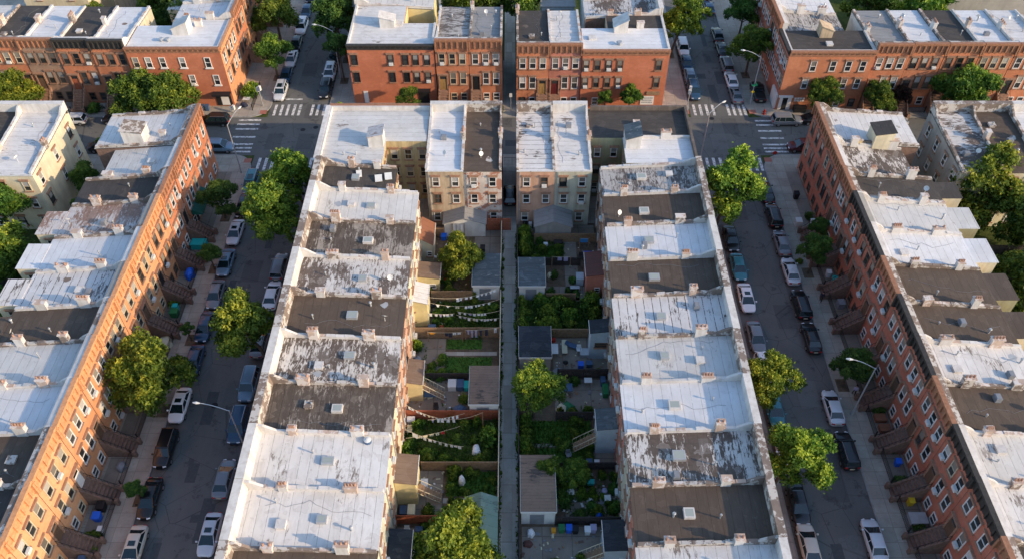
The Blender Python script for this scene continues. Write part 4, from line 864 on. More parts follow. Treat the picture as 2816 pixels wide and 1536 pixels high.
def bush(x,y,r,h,kind='leaf',label='leafy bush in the garden',group=None,name='bush'):
    o=link(name,bush_mesh(kind,R.randrange(1,4)),None,(x,y,KH),R.uniform(0,6)); o.scale=(r,r,h); tag(o,label,'bush',group); return o
def bushes(pts,label,group,kind='leaf'):
    for x,y,r_,h in pts: bush(x,y,r_,h,kind,label,group)
bushes([(1.7,78.1+.9*k+R.uniform(-.2,.2),R.uniform(.7,1.1),R.uniform(1.5,2.4)) for k in range(6)],'dense creeper bush against the alley edge by the gate, right side','creeper along the alley near the gate')
bushes([(R.uniform(1.2,10.6),y+R.uniform(-.3,.3),R.uniform(.8,1.4),R.uniform(1.,2.1)) for y in (66.0,68.,70.1) for k in range(6)],'dark leafy bush in the overgrown yard right of the alley','bushes filling the overgrown yard','leaf')
bushes([(1.2,65.3+.8*k,R.uniform(.7,1.0),R.uniform(1.2,2.0)) for k in range(7)],'bright creeper bush on the alley edge of overgrown yard','creeper along overgrown yard')
bushes([(1.5+R.uniform(-.2,.2),47.2+.9*k,R.uniform(.7,1.0),R.uniform(1.0,1.7)) for k in range(7)],'lit bush row on right alley edge above the brown garage','bushes along right alley edge')
bushes([(-10.5,52,.8,1.4),(-11.6,48.9,.9,1.6),(-11.2,47.4,1.0,1.5),(-9,47.5,.9,1.2),(-7.2,47.6,.8,1.),(-3.4,47.6,.9,1.2),(-3.9,52.2,.5,1.6)],'weedy bush among the lower clotheslines left of the alley','bushes in the clothesline garden')
bushes([(-2.4,50.2,1.3,2.2)],'large rounded bush at the alley side of clothesline garden',None)
bushes([(-11.4,63.0,.7,1.9)],'round lime green bush against the rear wall left of the alley',None,'leaf_y')
bushes([(-9.6,58.9,.9,1.1),(-8.2,59.,.9,1.),(-6.6,58.9,.7,.9)],'low bush at the edge of the mown lawn left of the alley','bushes at lawn edge')
bushes([(-6.2,46.0,.9,1.5),(-4.4,45.9,.7,1.3),(-6.3,44.2,.7,1.),(-5.2,44.,.5,.8)],'bright garden bush by the covered statue left of the alley','bushes in the small garden')
bushes([(-4.8,71.2,.6,1.6),(-5.6,71.5,.6,.9)],'lime shrub at the corner of the grey flat garage','shrubs by the garage')
bushes([(-10.6,72.,.6,1.3)],'yellow flowering bush in front of the yellow lean-to wall',None,'leaf_y')
bushes([(-5.3,55.6,.8,.7)],'low green shrub in the concrete yard by the slate garage',None)
bushes([(-6.9,53.2,.5,1.1)],'orange leaved shrub against the red wooden fence',None,'leaf_o')
bushes([(7.2,58.,.7,1.0),(5.4,43.2,1.1,1.),(8.3,42.,.8,.8),(10.8,42,.9,1.3),(10.6,44.2,.8,1.1),(6.9,41.1,.9,.8)],'dark bush in the shaded yards right of the alley','bushes in shaded yards','leaf_d')
bushes([(-27.3,108.9+2,.9,1.5),(-8.6,110.9,.8,.9),(-11.8,110.7,.9,1.1),(-10.4,110.6,.9,1.),(-2.2,110.8,.8,1.8),(1.3,109.9,.7,1.),(8.2,110.,.8,.7),(9.7,110.,.8,.7)],'bush in a front garden, top centre houses','front garden bushes top centre')
bushes([(-72.4,111.2,1.2,1.3),(-66.5,111.1,1.3,1.2),(-83,111.3,1.,1.2),(-50,111.3,1.2,.8)],'bush in a front garden, top left houses','front garden bushes top left')
bushes([(-42.4,114.8,1.3,2.2),(-42.2,116.4,1.0,2.0)],'lime creeper bush over the corner railing by the left street','corner creeper','leaf_y')
bushes([(-42.2,38.9,.9,.9),(-42.0,37.4,.8,.7),(-42.5,69.8,.8,.8),(-42.4,92.,.6,.6)],'bush in an areaway garden of the far left row','areaway bushes left')
bushes([(41.3,54.,.8,1.),(41.4,49.,.7,1.),(41.,45.1,.8,.8),(41.3,39.8,.8,.9),(41.4,34.6,.8,1.),(41.2,86.,.7,1.)],'dark bush in an areaway of the far right row','areaway bushes right','leaf_d')
bushes([(26.5,60.6,.6,.5),(37.9,47.6+30,.6,.4)],'patch of rough grass clump in a tree pit on right street','grass clumps by right street')
# rough grass: nobody could count it
def grass(name,rects,n,h=.22,mat='leaf'):
    r=random.Random(5); vs=[];fs=[];t=[]
    for x0,x1,y0,y1 in rects:
        for k in range(int(n*(x1-x0)*(y1-y0))):
            x,y=r.uniform(x0,x1),r.uniform(y0,y1); a=r.uniform(0,PI); hh=h*r.uniform(.4,1.6); dx,dy=math.cos(a)*.06,math.sin(a)*.06; lx,ly=r.gauss(0,.08),r.gauss(0,.08)
            i=len(vs); vs+=[(x-dx,y-dy,KH),(x+dx,y+dy,KH),(x+lx+dx,y+ly+dy,KH+hh),(x+lx-dx,y+ly-dy,KH+hh)]; fs.append((i,i+1,i+2,i+3)); t+=[r.uniform(.05,.6)]*4
    me=bpy.data.meshes.new(name); me.from_pydata(vs,[],fs); me.materials.append(M[mat]); at=me.attributes.new('tint','FLOAT','POINT'); at.data.foreach_set('value',t)
    o=link(name,me); tag(o,'rough unmown grass growing in the back yards','grass',kind='stuff')
grass('grass',[(-9.6,-1.6,64.9,70.6),(-12.1,-1.6,46.8,52.9),(.8,11.2,65,70.7),(4.6,8.5,44.5,46.5),(1,7,77.2,82.3),(1,8.8,46.8,52.8),(-6.9,-1.7,43.5,46.4)],38,.3)
grass('lawn_grass',[(-7.9,-3.6,63.,64.5),(-7.9,-2.4,59.1,61.8),(-7.2,-4.8,40.8,42.4),(3.4,8.2,33.2,36.4)],45,.10)
# ------------------------------------------------------------------ cars (nose toward local +y)
def loft(secs,closed=True):
    """secs: list of (y,[(x,z)...half section bottom->top])"""
    b=MB(); n=len(secs[0][1]); rows=[]
    for y,pts in secs:
        row=[(x,y,z) for x,z in pts]+[(-x,y,z) for x,z in reversed(pts)]; i=len(b.v); b.v+=row; rows.append(i)
    m=2*n
    for a,c in zip(rows,rows[1:]):
        for k in range(m): j=(k+1)%m; b.f.append((a+k,a+j,c+j,c+k)); b.m.append(0)
    b.f.append(tuple(rows[0]+k for k in range(m))); b.m.append(0); b.f.append(tuple(rows[-1]+k for k in reversed(range(m)))); b.m.append(0)
    return b
def smooth_mesh(b,name,mat,lv=2):
    me=b.mesh(name,mat,True); bm=bmesh.new(); bm.from_mesh(me); bmesh.ops.recalc_face_normals(bm,faces=bm.faces); bm.to_mesh(me); bm.free()
    o=bpy.data.objects.new('t',me); COL.objects.link(o); md=o.modifiers.new('s','SUBSURF'); md.levels=lv
    dg=bpy.context.evaluated_depsgraph_get(); me2=bpy.data.meshes.new_from_object(o.evaluated_get(dg)); bpy.data.objects.remove(o); me2.name=name; me2.polygons.foreach_set('use_smooth',[True]*len(me2.polygons)); return me2
CAR={}
def car_meshes(kind):
    if kind in CAR: return CAR[kind]
    S={'sedan':dict(L=2.35,dk=[(-2.35,.60,.72),(-2.28,.80,.92),(-1.95,.90,.99),(-1.2,.91,1.0),(0,.92,.97),(1.0,.91,.97),(1.5,.90,.90),(2.05,.84,.80),(2.32,.62,.62)],gb=(-1.85,1.30),gt=(-1.05,.30),H=1.44),
       'suv':dict(L=2.35,dk=[(-2.33,.72,.85),(-2.28,.86,1.03),(-2.0,.93,1.08),(-1.2,.94,1.08),(0,.94,1.06),(1.0,.93,1.08),(1.5,.92,1.03),(2.08,.86,.95),(2.34,.66,.72)],gb=(-2.22,1.28),gt=(-1.95,.45),H=1.70),
       'hatch':dict(L=2.1,dk=[(-2.1,.66,.80),(-2.04,.82,.96),(-1.8,.88,1.0),(-1.0,.89,1.0),(0,.9,.98),(.9,.89,.99),(1.35,.88,.93),(1.85,.80,.83),(2.1,.60,.62)],gb=(-2.02,1.20),gt=(-1.6,.35),H=1.52),
       'pickup':dict(L=2.7,dk=[(-2.7,.80,.9),(-2.66,.93,1.08),(-2.4,.95,1.1),(-.6,.96,1.1),(0,.96,1.08),(1.2,.95,1.1),(1.7,.94,1.08),(2.4,.90,1.0),(2.68,.76,.78)],gb=(-.75,1.30),gt=(-.55,.55),H=1.8)}[kind]
    dk=S['dk']; secs=[]
    for y,w_,z in dk: secs.append((y,[(w_*.55,.26),(w_*.93,.30),(w_,.50),(w_*1.0,.70 if z>.75 else z-.05),(w_*.93,z-.03),(w_*.80,z),(w_*.3,z+.02)]))
    body=smooth_mesh(loft(secs),'body',CP['grey'],1)
    z0=.93 if kind in('sedan','hatch') else 1.02; H=S['H']; (b0,b1),(t0,t1)=S['gb'],S['gt']; wb=.80 if kind!='suv' else .84; wt=.58 if kind in('sedan','hatch') else .66
    if kind=='pickup': wb,wt=.86,.70
    g=MB(); g.hexa([(-wb,b0,z0),(wb,b0,z0),(wb,b1,z0),(-wb,b1,z0)],[(-wt,t0,H-.05),(wt,t0,H-.05),(wt,t1,H-.05),(-wt,t1,H-.05)]); glass_=g.mesh('windows',M['carglass'])
    # roof panel (crowned) with pillars
    ym=(t0+t1)/2; e=.05
    p=loft([(t0-.12,[(wt*.75,H-.08),(wt*.95,H-.07),(wt*.8,H-.05),(wt*.3,H-.045)]),(t0+.05,[(wt*.8,H-.06),(wt+e,H-.06),(wt*.93,H-.005),(wt*.3,H+.01)]),(ym,[(wt*.8,H-.06),(wt+e,H-.05),(wt*.93,H+.02),(wt*.3,H+.04)]),(t1-.05,[(wt*.8,H-.06),(wt+e,H-.06),(wt*.93,H-.005),(wt*.3,H+.01)]),(t1+.12,[(wt*.75,H-.09),(wt*.95,H-.08),(wt*.8,H-.06),(wt*.3,H-.05)])])
    for s in (-1,1):
        for (ya,yb,r_) in ((b0+.02,t0-.02,.065),(b1-.02,t1+.02,.05)): p.tube((s*(wb+.005),ya,z0-.03),(s*(wt+.015),yb,H-.055),r_,r_*.8,6)
        yy=(b0+b1)/2-.05; p.tube((s*(wb+.01),yy,z0-.02),(s*(wt+.03),yy+.02,H-.06),.04,.035,6)
        p.tube((s*(wt+.02),t0,H-.055),(s*(wt+.02),t1,H-.055),.045,.045,6)
        if kind in('suv',): p.tube((s*(wb+.008),b0+.75,z0-.02),(s*(wt+.02),t0+.62,H-.06),.05,.045,6)
    roof=p.mesh('roof_panel',CP['grey'],False)
    L=S['L']; wy=(L*.60,-L*.60); wr=.33 if kind!='pickup' else .39
    t=MB(); t.tube((-.11,0,0),(.11,0,0),wr,wr,16); ty=t.mesh('tyre',M['tyre']); t=MB(); t.tube((-.118,0,0),(.118,0,0),wr*.62,wr*.62,10); ri=t.mesh('rim',M['rim'])
    hl=MB(); w0=dk[-1][1]; hl.box(-.17,.17,-.10,.06,-.06,.06); hl=hl.mesh('headlight',M['lamp_w']); tl=MB(); tl.box(-.16,.16,-.05,.06,-.08,.08); tl=tl.mesh('tail_light',M['lamp_r'])
    mi=MB(); mi.box(-.10,.10,-.07,.07,-.07,.07); mi=mi.mesh('mirror',CP['grey'])
    bp=MB(); bp.box(-w0*.62,w0*.62,L-.02,L+.015,.34,.52); gr=bp.mesh('grille',M['fr_black']); pl=MB(); pl.box(-.25,.25,-L-.03,-L+.02,.62,.76); pl=pl.mesh('number_plate',M['fr_cream'])
    srf=MB(); srf.box(-wt*.6,wt*.6,ym+.02,t1-.12,H+.0,H+.045); srf=srf.mesh('sunroof',M['carglass'])
    rk=None
    if kind=='suv':
        q=MB()
        for s in (-1,1): q.tube((s*(wt-.02),t0+.1,H+.07),(s*(wt-.02),t1-.1,H+.07),.03,.03,5)
        rk=q.mesh('roof_rail',M['rim'])
    bed=None
    if kind=='pickup':
        q=MB(); q.box(-.72,.72,-2.5,-.85,1.09,1.135); bed=q.mesh('load_bed',M['iron'])
    CAR[kind]=dict(body=body,glass=glass_,roof=roof,ty=ty,ri=ri,hl=hl,tl=tl,mi=mi,gr=gr,pl=pl,sun=srf,rk=rk,bed=bed,L=L,wy=wy,wr=wr,dk=dk,wb=wb,b1=b1,z0=z0)
    return CAR[kind]
def car(x,y,hd,kind,color,label,sun=False,group='parked cars'):
    """hd: 'n','s','e','w' = where the nose points"""
    c=car_meshes(kind); rz={'n':0,'s':PI,'e':-PI/2,'w':PI/2}[hd]+R.uniform(-.012,.012)
    root=empty('parked_car',(x,y,0),rz,label,'car' if kind!='pickup' else 'pickup truck',group)
    o=link('body',c['body'],root); omat(o,CP[color]); link('windows',c['glass'],root); o=link('roof_panel',c['roof'],root); omat(o,CP[color])
    for s in (-1,1):
        for wy in c['wy']:
            wx=s*(.80 if kind!='pickup' else .84); wo=link('wheel',c['ty'],root,(wx,wy,c['wr'])); link('rim',c['ri'],wo)
        w_=c['dk'][-1][1]; link('headlight',c['hl'],root,(s*w_*.80,c['L']-.10,.62 if kind in('sedan','hatch') else .74),-s*.35)
        w_=c['dk'][0][1]; link('tail_light',c['tl'],root,(s*w_*.92,-c['L']+.04,.76 if kind in('sedan','hatch') else .9),s*.2)
        m=link('mirror',c['mi'],root,(s*(c['wb']+.20),c['b1']-.35,c['z0']+.08)); omat(m,CP[color])
    link('grille',c['gr'],root); link('number_plate',c['pl'],root)
    if sun: link('sunroof',c['sun'],root)
    if c['rk']: link('roof_rail',c['rk'],root)
    if c['bed']: link('load_bed',c['bed'],root)
    return root
LW,LE,RW,RE=-37.55,-30.35,29.55,36.2
def cars(x,side,rows):
    for y,h,k,c,s,lab in rows: car(x,y,h,k,c,lab,s)
cars(LW,'',[(135.5,'s','suv','white',1,'white suv beyond crossing on left street, farthest white one'),(130,'s','sedan','black',0,'dark sedan just behind the white suv up the left street'),(125.2,'s','sedan','silver',1,'silver sedan up the left street between two dark cars'),
 (120.3,'s','sedan','navy',0,'dark blue sedan second from crossing on left kerb up left street'),(115.6,'s','suv','silver',1,'silver car first behind the stop line at top left crossing'),(141,'s','sedan','navy',0,'dark blue car at top edge of left street, second last'),(146.3,'s','suv','black',0,'black car farthest up the left street'),
 (92.9,'s','suv','teal',1,'teal car nearest the crossing on left kerb of left street'),(88.1,'s','sedan','black',1,'black sedan right behind the teal car'),(82.7,'s','sedan','silver',1,'silver sedan behind the black one near the small dark tree'),
 (77.0,'s','sedan','bluegrey',1,'blue grey sedan with sunroof opposite the parked suv, left street'),(71.4,'s','sedan','grey',0,'dark grey sedan between blue grey sedan and dark blue car'),(66.1,'s','sedan','navy',0,'dark blue car beside a tiny sapling, left kerb'),
 (60.8,'s','sedan','navy',0,'dark blue car half under the biggest left tree'),(54.6,'s','sedan','white',1,'white sedan with black sunroof below the biggest left tree'),(48.9,'s','suv','black',0,'first of two black cars below the white sedan'),
 (43.0,'s','sedan','black',0,'second of two black cars below the white sedan, by a sapling'),(37.6,'s','sedan','beige',1,'pale pinkish silver sedan at bottom edge on left kerb')])
cars(LE,'',[(116.2,'s','suv','black',0,'black suv at the stop line on the right kerb, top left'),(120.9,'s','suv','white',1,'white suv behind the black one on the right kerb, top left'),(125.8,'s','sedan','black',0,'black car behind the white suv under dark trees, top left'),
 (76.2,'n','suv','grey',0,'grey suv by the roofs on right kerb of left street'),(71.3,'n','sedan','white',0,'white sedan behind the grey suv, partly under a tree'),(63.7,'n','sedan','grey',0,'grey car hidden beneath the yellow green tree on left street'),
 (57.4,'s','suv','bluegrey',0,'blue grey car emerging below the overhanging tree'),(51.9,'s','suv','navy',0,'dark suv beneath the street lamp arm'),(45.3,'n','sedan','grey',0,'dark grey sedan alone on right kerb below the lamp'),(39.0,'s','sedan','silver',1,'silver sedan with sunroof at bottom of left street')])
cars(RW,'',[(128.6,'s','suv','white',0,'white suv under the tree at top of right street'),(123.9,'s','sedan','navy',0,'dark blue car just below the white suv, right street'),(119.8,'s','sedan','bluegrey',0,'blue grey car third from crossing, left kerb of right street'),
 (115.8,'s','suv','navy',0,'dark blue suv at the stop line of the right crossing'),(81.5,'s','sedan','black',0,'black car at the foot of the big bright tree, right street'),(76.2,'s','sedan','teal',0,'dark teal sedan between black car and white sedan'),
 (70.8,'s','sedan','white',1,'white sedan with sunroof alone on near kerb of right street'),(64.5,'s','sedan','grey',0,'dark grey sedan below the white one on right street'),(59.4,'s','suv','white',0,'white car hidden above the golden green tree, right street'),
 (54.1,'s','sedan','teal',0,'teal car peeking out under the middle golden tree'),(49.2,'s','suv','white',0,'white van like car between the two lower trees'),(42.4,'s','sedan','black',0,'black car peeking out below the lowest tree'),(37.9,'n','sedan','beige',0,'beige sedan at bottom edge on near kerb of right street')])
cars(RE,'',[(147.5,'n','suv','black',0,'black vehicle at the very top of right street'),(142.3,'n','sedan','navy',0,'dark blue car second from top edge, right street'),(133,'n','sedan','black',0,'black sedan on right kerb beside the dark tree, right street top'),
 (128.3,'n','sedan','black',0,'second black sedan right behind it, right street top'),(123.6,'n','suv','grey',0,'dark grey suv behind the white sedan up the right street'),(119,'n','sedan','white',0,'white sedan near the lamp, up the right street'),(114.9,'n','sedan','grey',1,'dark grey car at the right crossing beneath the tall lamp'),
 (91.0,'n','sedan','black',0,'black sedan nearest the crossing on far kerb, right street'),(86.0,'n','suv','black',0,'black suv second below the crossing, far kerb'),(80.7,'n','sedan','grey',0,'grey sedan beside small dark trees, far kerb'),
 (75.5,'n','sedan','silver',0,'silver sedan opposite the maroon roofed lean-to, far kerb'),(69.7,'n','suv','black',0,'black wagon across from the white sedan, far kerb'),(64.4,'n','sedan','black',0,'black sedan behind the black wagon, far kerb'),
 (54.3,'n','sedan','silver',0,'silver sedan beside the lower lamp post'),(48.7,'n','suv','black',0,'long black suv with roof rails below the lamp post'),(38.4,'n','sedan','silver',0,'silver sedan at bottom edge on far kerb of right street')])
for x,y,h,k,c,l in [(-68.6,108.1,'w','hatch','silver','silver hatchback on cross street near the left edge'),(-61.8,108.3,'w','sedan','black','black sedan under the twin trees on cross street'),(-56.2,108.3,'w','sedan','navy','dark car beside it under the twin trees'),
 (-46.4,107.9,'w','suv','black','black wagon alone before the corner building, cross street'),(-44.2,101.3,'e','suv','bluegrey','light blue suv half hidden behind brick corner, cross street'),(-61.5,101.3,'e','sedan','black','black car in shade left of the corner house'),
 (42.9,107.9,'e','suv','grey','grey suv on cross street by the red hydrant'),(47.6,108.2,'e','sedan','black','black car behind the grey suv on cross street'),(59.5,107.8,'e','sedan','beige','beige sedan between two white roofs on cross street'),
 (43.9,101.4,'w','suv','maroon','maroon suv beside the dark brick corner on cross street')]:
    car(x,y,h,k,c,l)
car(39.9,115.6,'n','pickup','black','black pickup truck on the corner pavement beside the shop, top right')
# ------------------------------------------------------------------ street lamps, signs, poles
def lamp(x,y,ax,ay,label,h=9.2,box=False):
    """cobra-head street lamp; (ax,ay) = arm end relative to the base"""
    root=empty('street_lamp',(x,y,KH),0,label,'street lamp'); b=MB(); b.tube((0,0,0),(0,0,.9),.17,.13,8); b.tube((0,0,.9),(0,0,h-.6),.10,.065,8); b.obj('pole',M['galv'],root)
    d=Vector((ax,ay,0)); pts=[(0,0,h-.7)]+[tuple(d*t+Vector((0,0,h-.7+.95*math.sin(t*PI/2)))) for t in (.15,.35,.6,.85,1.)]
    b=MB(); b.path(pts,.045,6); b.obj('arm',M['galv'],root)
    u=d.normalized(); e=Vector(pts[-1]); b=MB(); b.tube(e-u*.1,e+u*.25,.07,.15,8); b.tube(e+u*.25,e+u*.62,.15,.06,8); b.obj('lamp_head',M['ac'],root)
    if box:
        b=MB(); b.box(-.45,.45,-.06,.06,2.6,2.85); b.obj('street_sign',M['signgreen'],root,(.0,-.14,.9)); b=MB(); b.box(-.06,.06,-.4,.4,2.95,3.2); b.obj('street_sign',M['signgreen'],root,(.14,0,.9))
        b=MB(); b.hexa([(-.3,-.14,2.4),(0,-.14,2.1),(.3,-.14,2.4),(0,-.14,2.7)],[(-.3,-.12,2.4),(0,-.12,2.1),(.3,-.12,2.4),(0,-.12,2.7)]); b.obj('warning_sign',M['yellowsign'],root)
    return root
lamp(-28.6,120.5,-2.6,.4,'tall grey street lamp up the left street beyond the crossing, right side')
lamp(-39.7,95.8,1.2,2.6,'grey street lamp at the lower left corner of the left crossing')
lamp(-28.6,48.4,-2.9,.3,'grey street lamp on the right side of left street near the bottom')
lamp(38.2,112.9,-2.6,.5,'grey street lamp with green street signs beyond the right crossing',box=True)
lamp(28.0,98.6,1.9,1.3,'grey street lamp at the lower left corner of the right crossing')
lamp(38.3,53.7,-2.6,.5,'grey street lamp on far pavement of the right street, lower part')
def signal(x,y,label,h=3.6):
    r=empty('crossing_signal',(x,y,KH),R.uniform(0,3),label,'traffic signal'); b=MB(); b.tube((0,0,0),(0,0,h),.07,.06,8); b.obj('pole',M['galv'],r); b=MB(); b.box(-.2,.2,.07,.4,h-.9,h-.2); b.box(-.2,.2,-.4,-.07,h-.6,h+.2); b.obj('signal_head',M['ac'],r)
signal(-39.9,112.4,'pale pedestrian signal post at the rounded corner before the top left building'); signal(28.0,112.,'rusty orange signal post at left corner of the right crossing'); signal(-44.2,110.6,'short pale post by the kerb left of the top left corner',1.2)
def stopsign(x,y,label,red=True,h=2.6):
    r=empty('road_sign',(x,y,KH),0,label,'road sign'); b=MB(); b.tube((0,0,0),(0,0,h),.035,n=6); b.obj('post',M['galv'],r)
    b=MB(); n=8; ring=[(.34*math.cos(PI/8+2*PI*k/n),.34*math.sin(PI/8+2*PI*k/n)+h) for k in range(n)] if red else [(-.22,h-.35),(.22,h-.35),(.22,h+.35),(-.22,h+.35)]
    b.hexa([(x_,-.05,z_) for x_,z_ in ring],[(x_,-.035,z_) for x_,z_ in ring]); b.obj('sign_plate',M['redpaint'] if red else M['ac'],r)
stopsign(38.3,97.2,'red octagonal sign on the corner pavement below the right crossing'); stopsign(-.2,109.0+2,'narrow white sign on a post before the gap between top centre rows',False,3.0); stopsign(-25.9,98.5,'small white sign by the pale corner roof',False)
r=empty('fire_hydrant',(39.9,110.2,KH),0,'red fire hydrant on the corner pavement by the grey suv','hydrant'); b=MB(); b.tube((0,0,0),(0,0,.7),.16,.15,10); b.tube((0,0,.7),(0,0,.88),.17,.05,10); b.tube((-.3,0,.5),(.3,0,.5),.08,n=8); b.tube((0,0,0),(0,0,.08),.25,n=10); b.obj('barrel',M['redpaint'],r)
# people
def person(x,y,rz,label,top='cloth_k',leg='fr_black',stride=.22,walk=True):
    root=empty('person',(x,y,KH),rz,label,'person'); me=bpy.data.meshes.new('body'); 
    V=[(0,0,.95),(0,0,1.15),(0,0.01,1.38),(0,0.01,1.50),(0,.02,1.63),(0,.02,1.74),
       (-.10,0,.90),(-.11,stride*.55,.50),(-.11,stride*.6,.08),(-.11,stride*.6+.17,.05),(.10,0,.90),(.11,-stride*.4,.50),(.11,-stride,.10),(.11,-stride+.16,.05),
       (-.19,0,1.40),(-.26,-.08,1.14),(-.25,.04,.92),(-.25,.09,.83),(.19,0,1.40),(.26,.06,1.14),(.25,.16,.94),(.25,.2,.86)]
    E_=[(0,1),(1,2),(2,3),(3,4),(4,5),(0,6),(6,7),(7,8),(8,9),(0,10),(10,11),(11,12),(12,13),(2,14),(14,15),(15,16),(16,17),(2,18),(18,19),(19,20),(20,21)]
    rr=[.15,.14,.16,.055,.10,.085,.10,.07,.05,.045,.10,.07,.05,.045,.06,.045,.035,.035,.06,.045,.035,.035]
    me.from_pydata(V,E_,[]); o=link('t',me); o.modifiers.new('s','SKIN'); 
    for sv,q in zip(me.skin_vertices[0].data,rr): sv.radius=(q,q)
    me.skin_vertices[0].data[0].use_root=True; sb=o.modifiers.new('b','SUBSURF'); sb.levels=1
    dg=bpy.context.evaluated_depsgraph_get(); m2=bpy.data.meshes.new_from_object(o.evaluated_get(dg)); bpy.data.objects.remove(o); m2.name='body'
    m2.materials.clear(); m2.materials.append(M[top]); m2.materials.append(M[leg]); m2.materials.append(M['skin'])
    for p in m2.polygons:
        c=p.center; p.material_index=2 if c.z>1.5 or (abs(c.x)>.2 and c.z<.9 and c.z>.7) else (1 if c.z<.95 else 0)
        p.use_smooth=True
    link('body',m2,root); b=MB(); b.tube((0,-.01,1.70),(0,-.01,1.83),.115,.07,10); b.tube((0,-.05,1.60),(0,-.05,1.75),.09,.11,8); b.obj('hair',M['fr_black'],root,smooth=True)
M['skin']=simple('skin',(.45,.26,.18),.6)
person(39.0,70.7,2.6,'person in dark clothes walking on the far pavement beside the black wagon'); person(39.2,56.4,2.9,'person in lilac top walking on the far pavement above the lower lamp','cloth_l')
# ------------------------------------------------------------------ garages, lean-tos, sheds
def garage(x0,x1,y0,y1,h,roof,wall,label,gable=None,cat='garage',name='garage'):
    cx,cy=(x0+x1)/2,(y0+y1)/2; o=empty(name,(cx,cy,KH),0,label,cat); a,b_=(x1-x0)/2,(y1-y0)/2
    w_=MB(); w_.box(-a,a,-b_,b_,-.1,h); q=w_.obj('wall',M[wall],o)
    r_=MB()
    if gable=='y':      # ridge along y
        for s in (-1,1): r_.hexa([(0,-b_-.2,h+1.0),(s*(a+.2),-b_-.2,h-.05),(s*(a+.2),b_+.2,h-.05),(0,b_+.2,h+1.0)],[(0,-b_-.2,h+1.1),(s*(a+.2),-b_-.2,h+.05),(s*(a+.2),b_+.2,h+.05),(0,b_+.2,h+1.1)])
        g=MB(); 
        for yy in (-b_,b_): g.hexa([(-a,yy-.04,h),(a,yy-.04,h),(0,yy-.04,h+.95)],[(-a,yy+.04,h),(a,yy+.04,h),(0,yy+.04,h+.95)])
        g.obj('gable',M[wall],o)
    else: r_.hexa([(-a-.1,-b_-.12,h+.002),(a+.1,-b_-.12,h+.002),(a+.1,b_+.12,h+.10),(-a-.1,b_+.12,h+.10)],[(-a-.1,-b_-.12,h+.10),(a+.1,-b_-.12,h+.10),(a+.1,b_+.12,h+.2),(-a-.1,b_+.12,h+.2)])
    r_.obj('roof',M[roof],o)
    t=MB(); e=.13
    if gable is None:
        t.box(-a-e,-a-.101,-b_-.14,b_+.14,h-.05,h+.22); t.box(a+.101,a+e,-b_-.14,b_+.14,h-.05,h+.22); t.box(-a-.1,a+.1,-b_-.16,-b_-.122,h-.16,h+.12); t.obj('roof_trim',M['fr_white'],o)
        d=MB(); d.box(-a*.5,a*.35,-b_-.03,-b_-.001,.1,2.0); d.obj('door',M['fr_cream'] if wall!='whitewall' else M['grey_p'],o)
    return o
garage(-4.9,-1.6,71.0,76.3,2.6,'slate','whitewall','flat grey roofed garage beside the alley near the yellow green tree')
garage(-4.7,-1.55,53.3,58.3,2.6,'shingle','whitewall','garage with cracked slate brown roof beside alley above clotheslines')
garage(-4.6,-1.6,35.5,41.8,2.6,'green_roof','greystucco','garage with faded green gable roof left of the alley','y')
garage(.9,4.1,70.9,75.6,2.6,'slate','whitewall','blue grey flat roofed garage right of the alley, upper one')
garage(.9,4.5,59.8,64.2,2.6,'black_roof','greystucco','dark charcoal flat roofed garage right of the alley, middle one')
garage(.95,4.35,40.4,46.6,2.7,'shingle','whitewall','long brown shingled garage right of the alley near the bottom')
garage(-9.1,-3.6,82.4,84.5,2.4,'greyroof','whitewall','white gabled shed against the narrow houses left of the alley','y','shed','shed')
garage(3.1,7.9,81.6,84.5,2.6,'greyroof','greystucco','shabby grey shed against the narrow houses right of the alley','y','shed','shed')
def leanto(x0,x1,y0,y1,h0,h1,roof,wall,label,win=None,side=1,stairs=False):
    """rear extension against a house wall; side=+1: high edge on the -x side"""
    o=empty('rear_extension',((x0+x1)/2,(y0+y1)/2,KH),0,label,'extension'); a,b_=(x1-x0)/2,(y1-y0)/2
    za,zb=(h1,h0) if side>0 else (h0,h1)
    w_=MB(); w_.box(-a,a,-b_,b_,-.1,h0,0,(za,zb,zb,za)); w_.obj('wall',M[wall],o)
    r_=MB(); e=.15; P=[(-a-(e if side<0 else 0),-b_-e,za+.005),(a+(e if side>0 else 0),-b_-e,zb+.005),(a+(e if side>0 else 0),b_+e,zb+.005),(-a-(e if side<0 else 0),b_+e,za+.005)]
    r_.hexa(P,[(p,q,z_+.09) for p,q,z_ in P]); r_.obj('roof',M[roof],o)
    t=MB(); xe=(a+e+.002) if side>0 else (-a-e-.05); ze=zb if side>0 else za; t.box(xe,xe+.05,-b_-e,b_+e,ze-.08,ze+.13); t.obj('roof_trim',M['fr_white'],o)
    if win:
        for xx,zz,w2,h2 in win: window(o,xx,-b_,zz,w2,h2,0,'fr_white','stone',lintel=False,blind=False)
    if stairs:
        st=MB(); s=side; x_=a*s
        for k in range(8): st.box(min(x_+s*(.1+.28*k),x_+s*(.38+.28*k)),max(x_+s*(.1+.28*k),x_+s*(.38+.28*k)),-b_+.1,-b_+1.1,2.3-.28*k-.06,2.3-.28*k)
        so_=st.obj('outside_stair',M['wood'],o); rl=MB()
        for yy in (-b_+.08,-b_+1.12): rl.tube((x_,yy,3.2),(x_+s*2.4,yy,1.0),.035,n=5); rl.tube((x_,yy,2.25),(x_+s*2.4,yy,.05),.05,n=5); [rl.tube((x_+s*.4*k,yy,2.3-.38*k),(x_+s*.4*k,yy,3.15-.36*k),.02,n=4) for k in range(7)]
        rl.obj('stair_rail',M['fr_cream'],so_)
leanto(-11.85,-10.3,77.7,81.6,3.0,4.2,'lean_red','cream','lean-to with terracotta coloured roof at the rear of second house',[(.3,1.,.7,.9)])
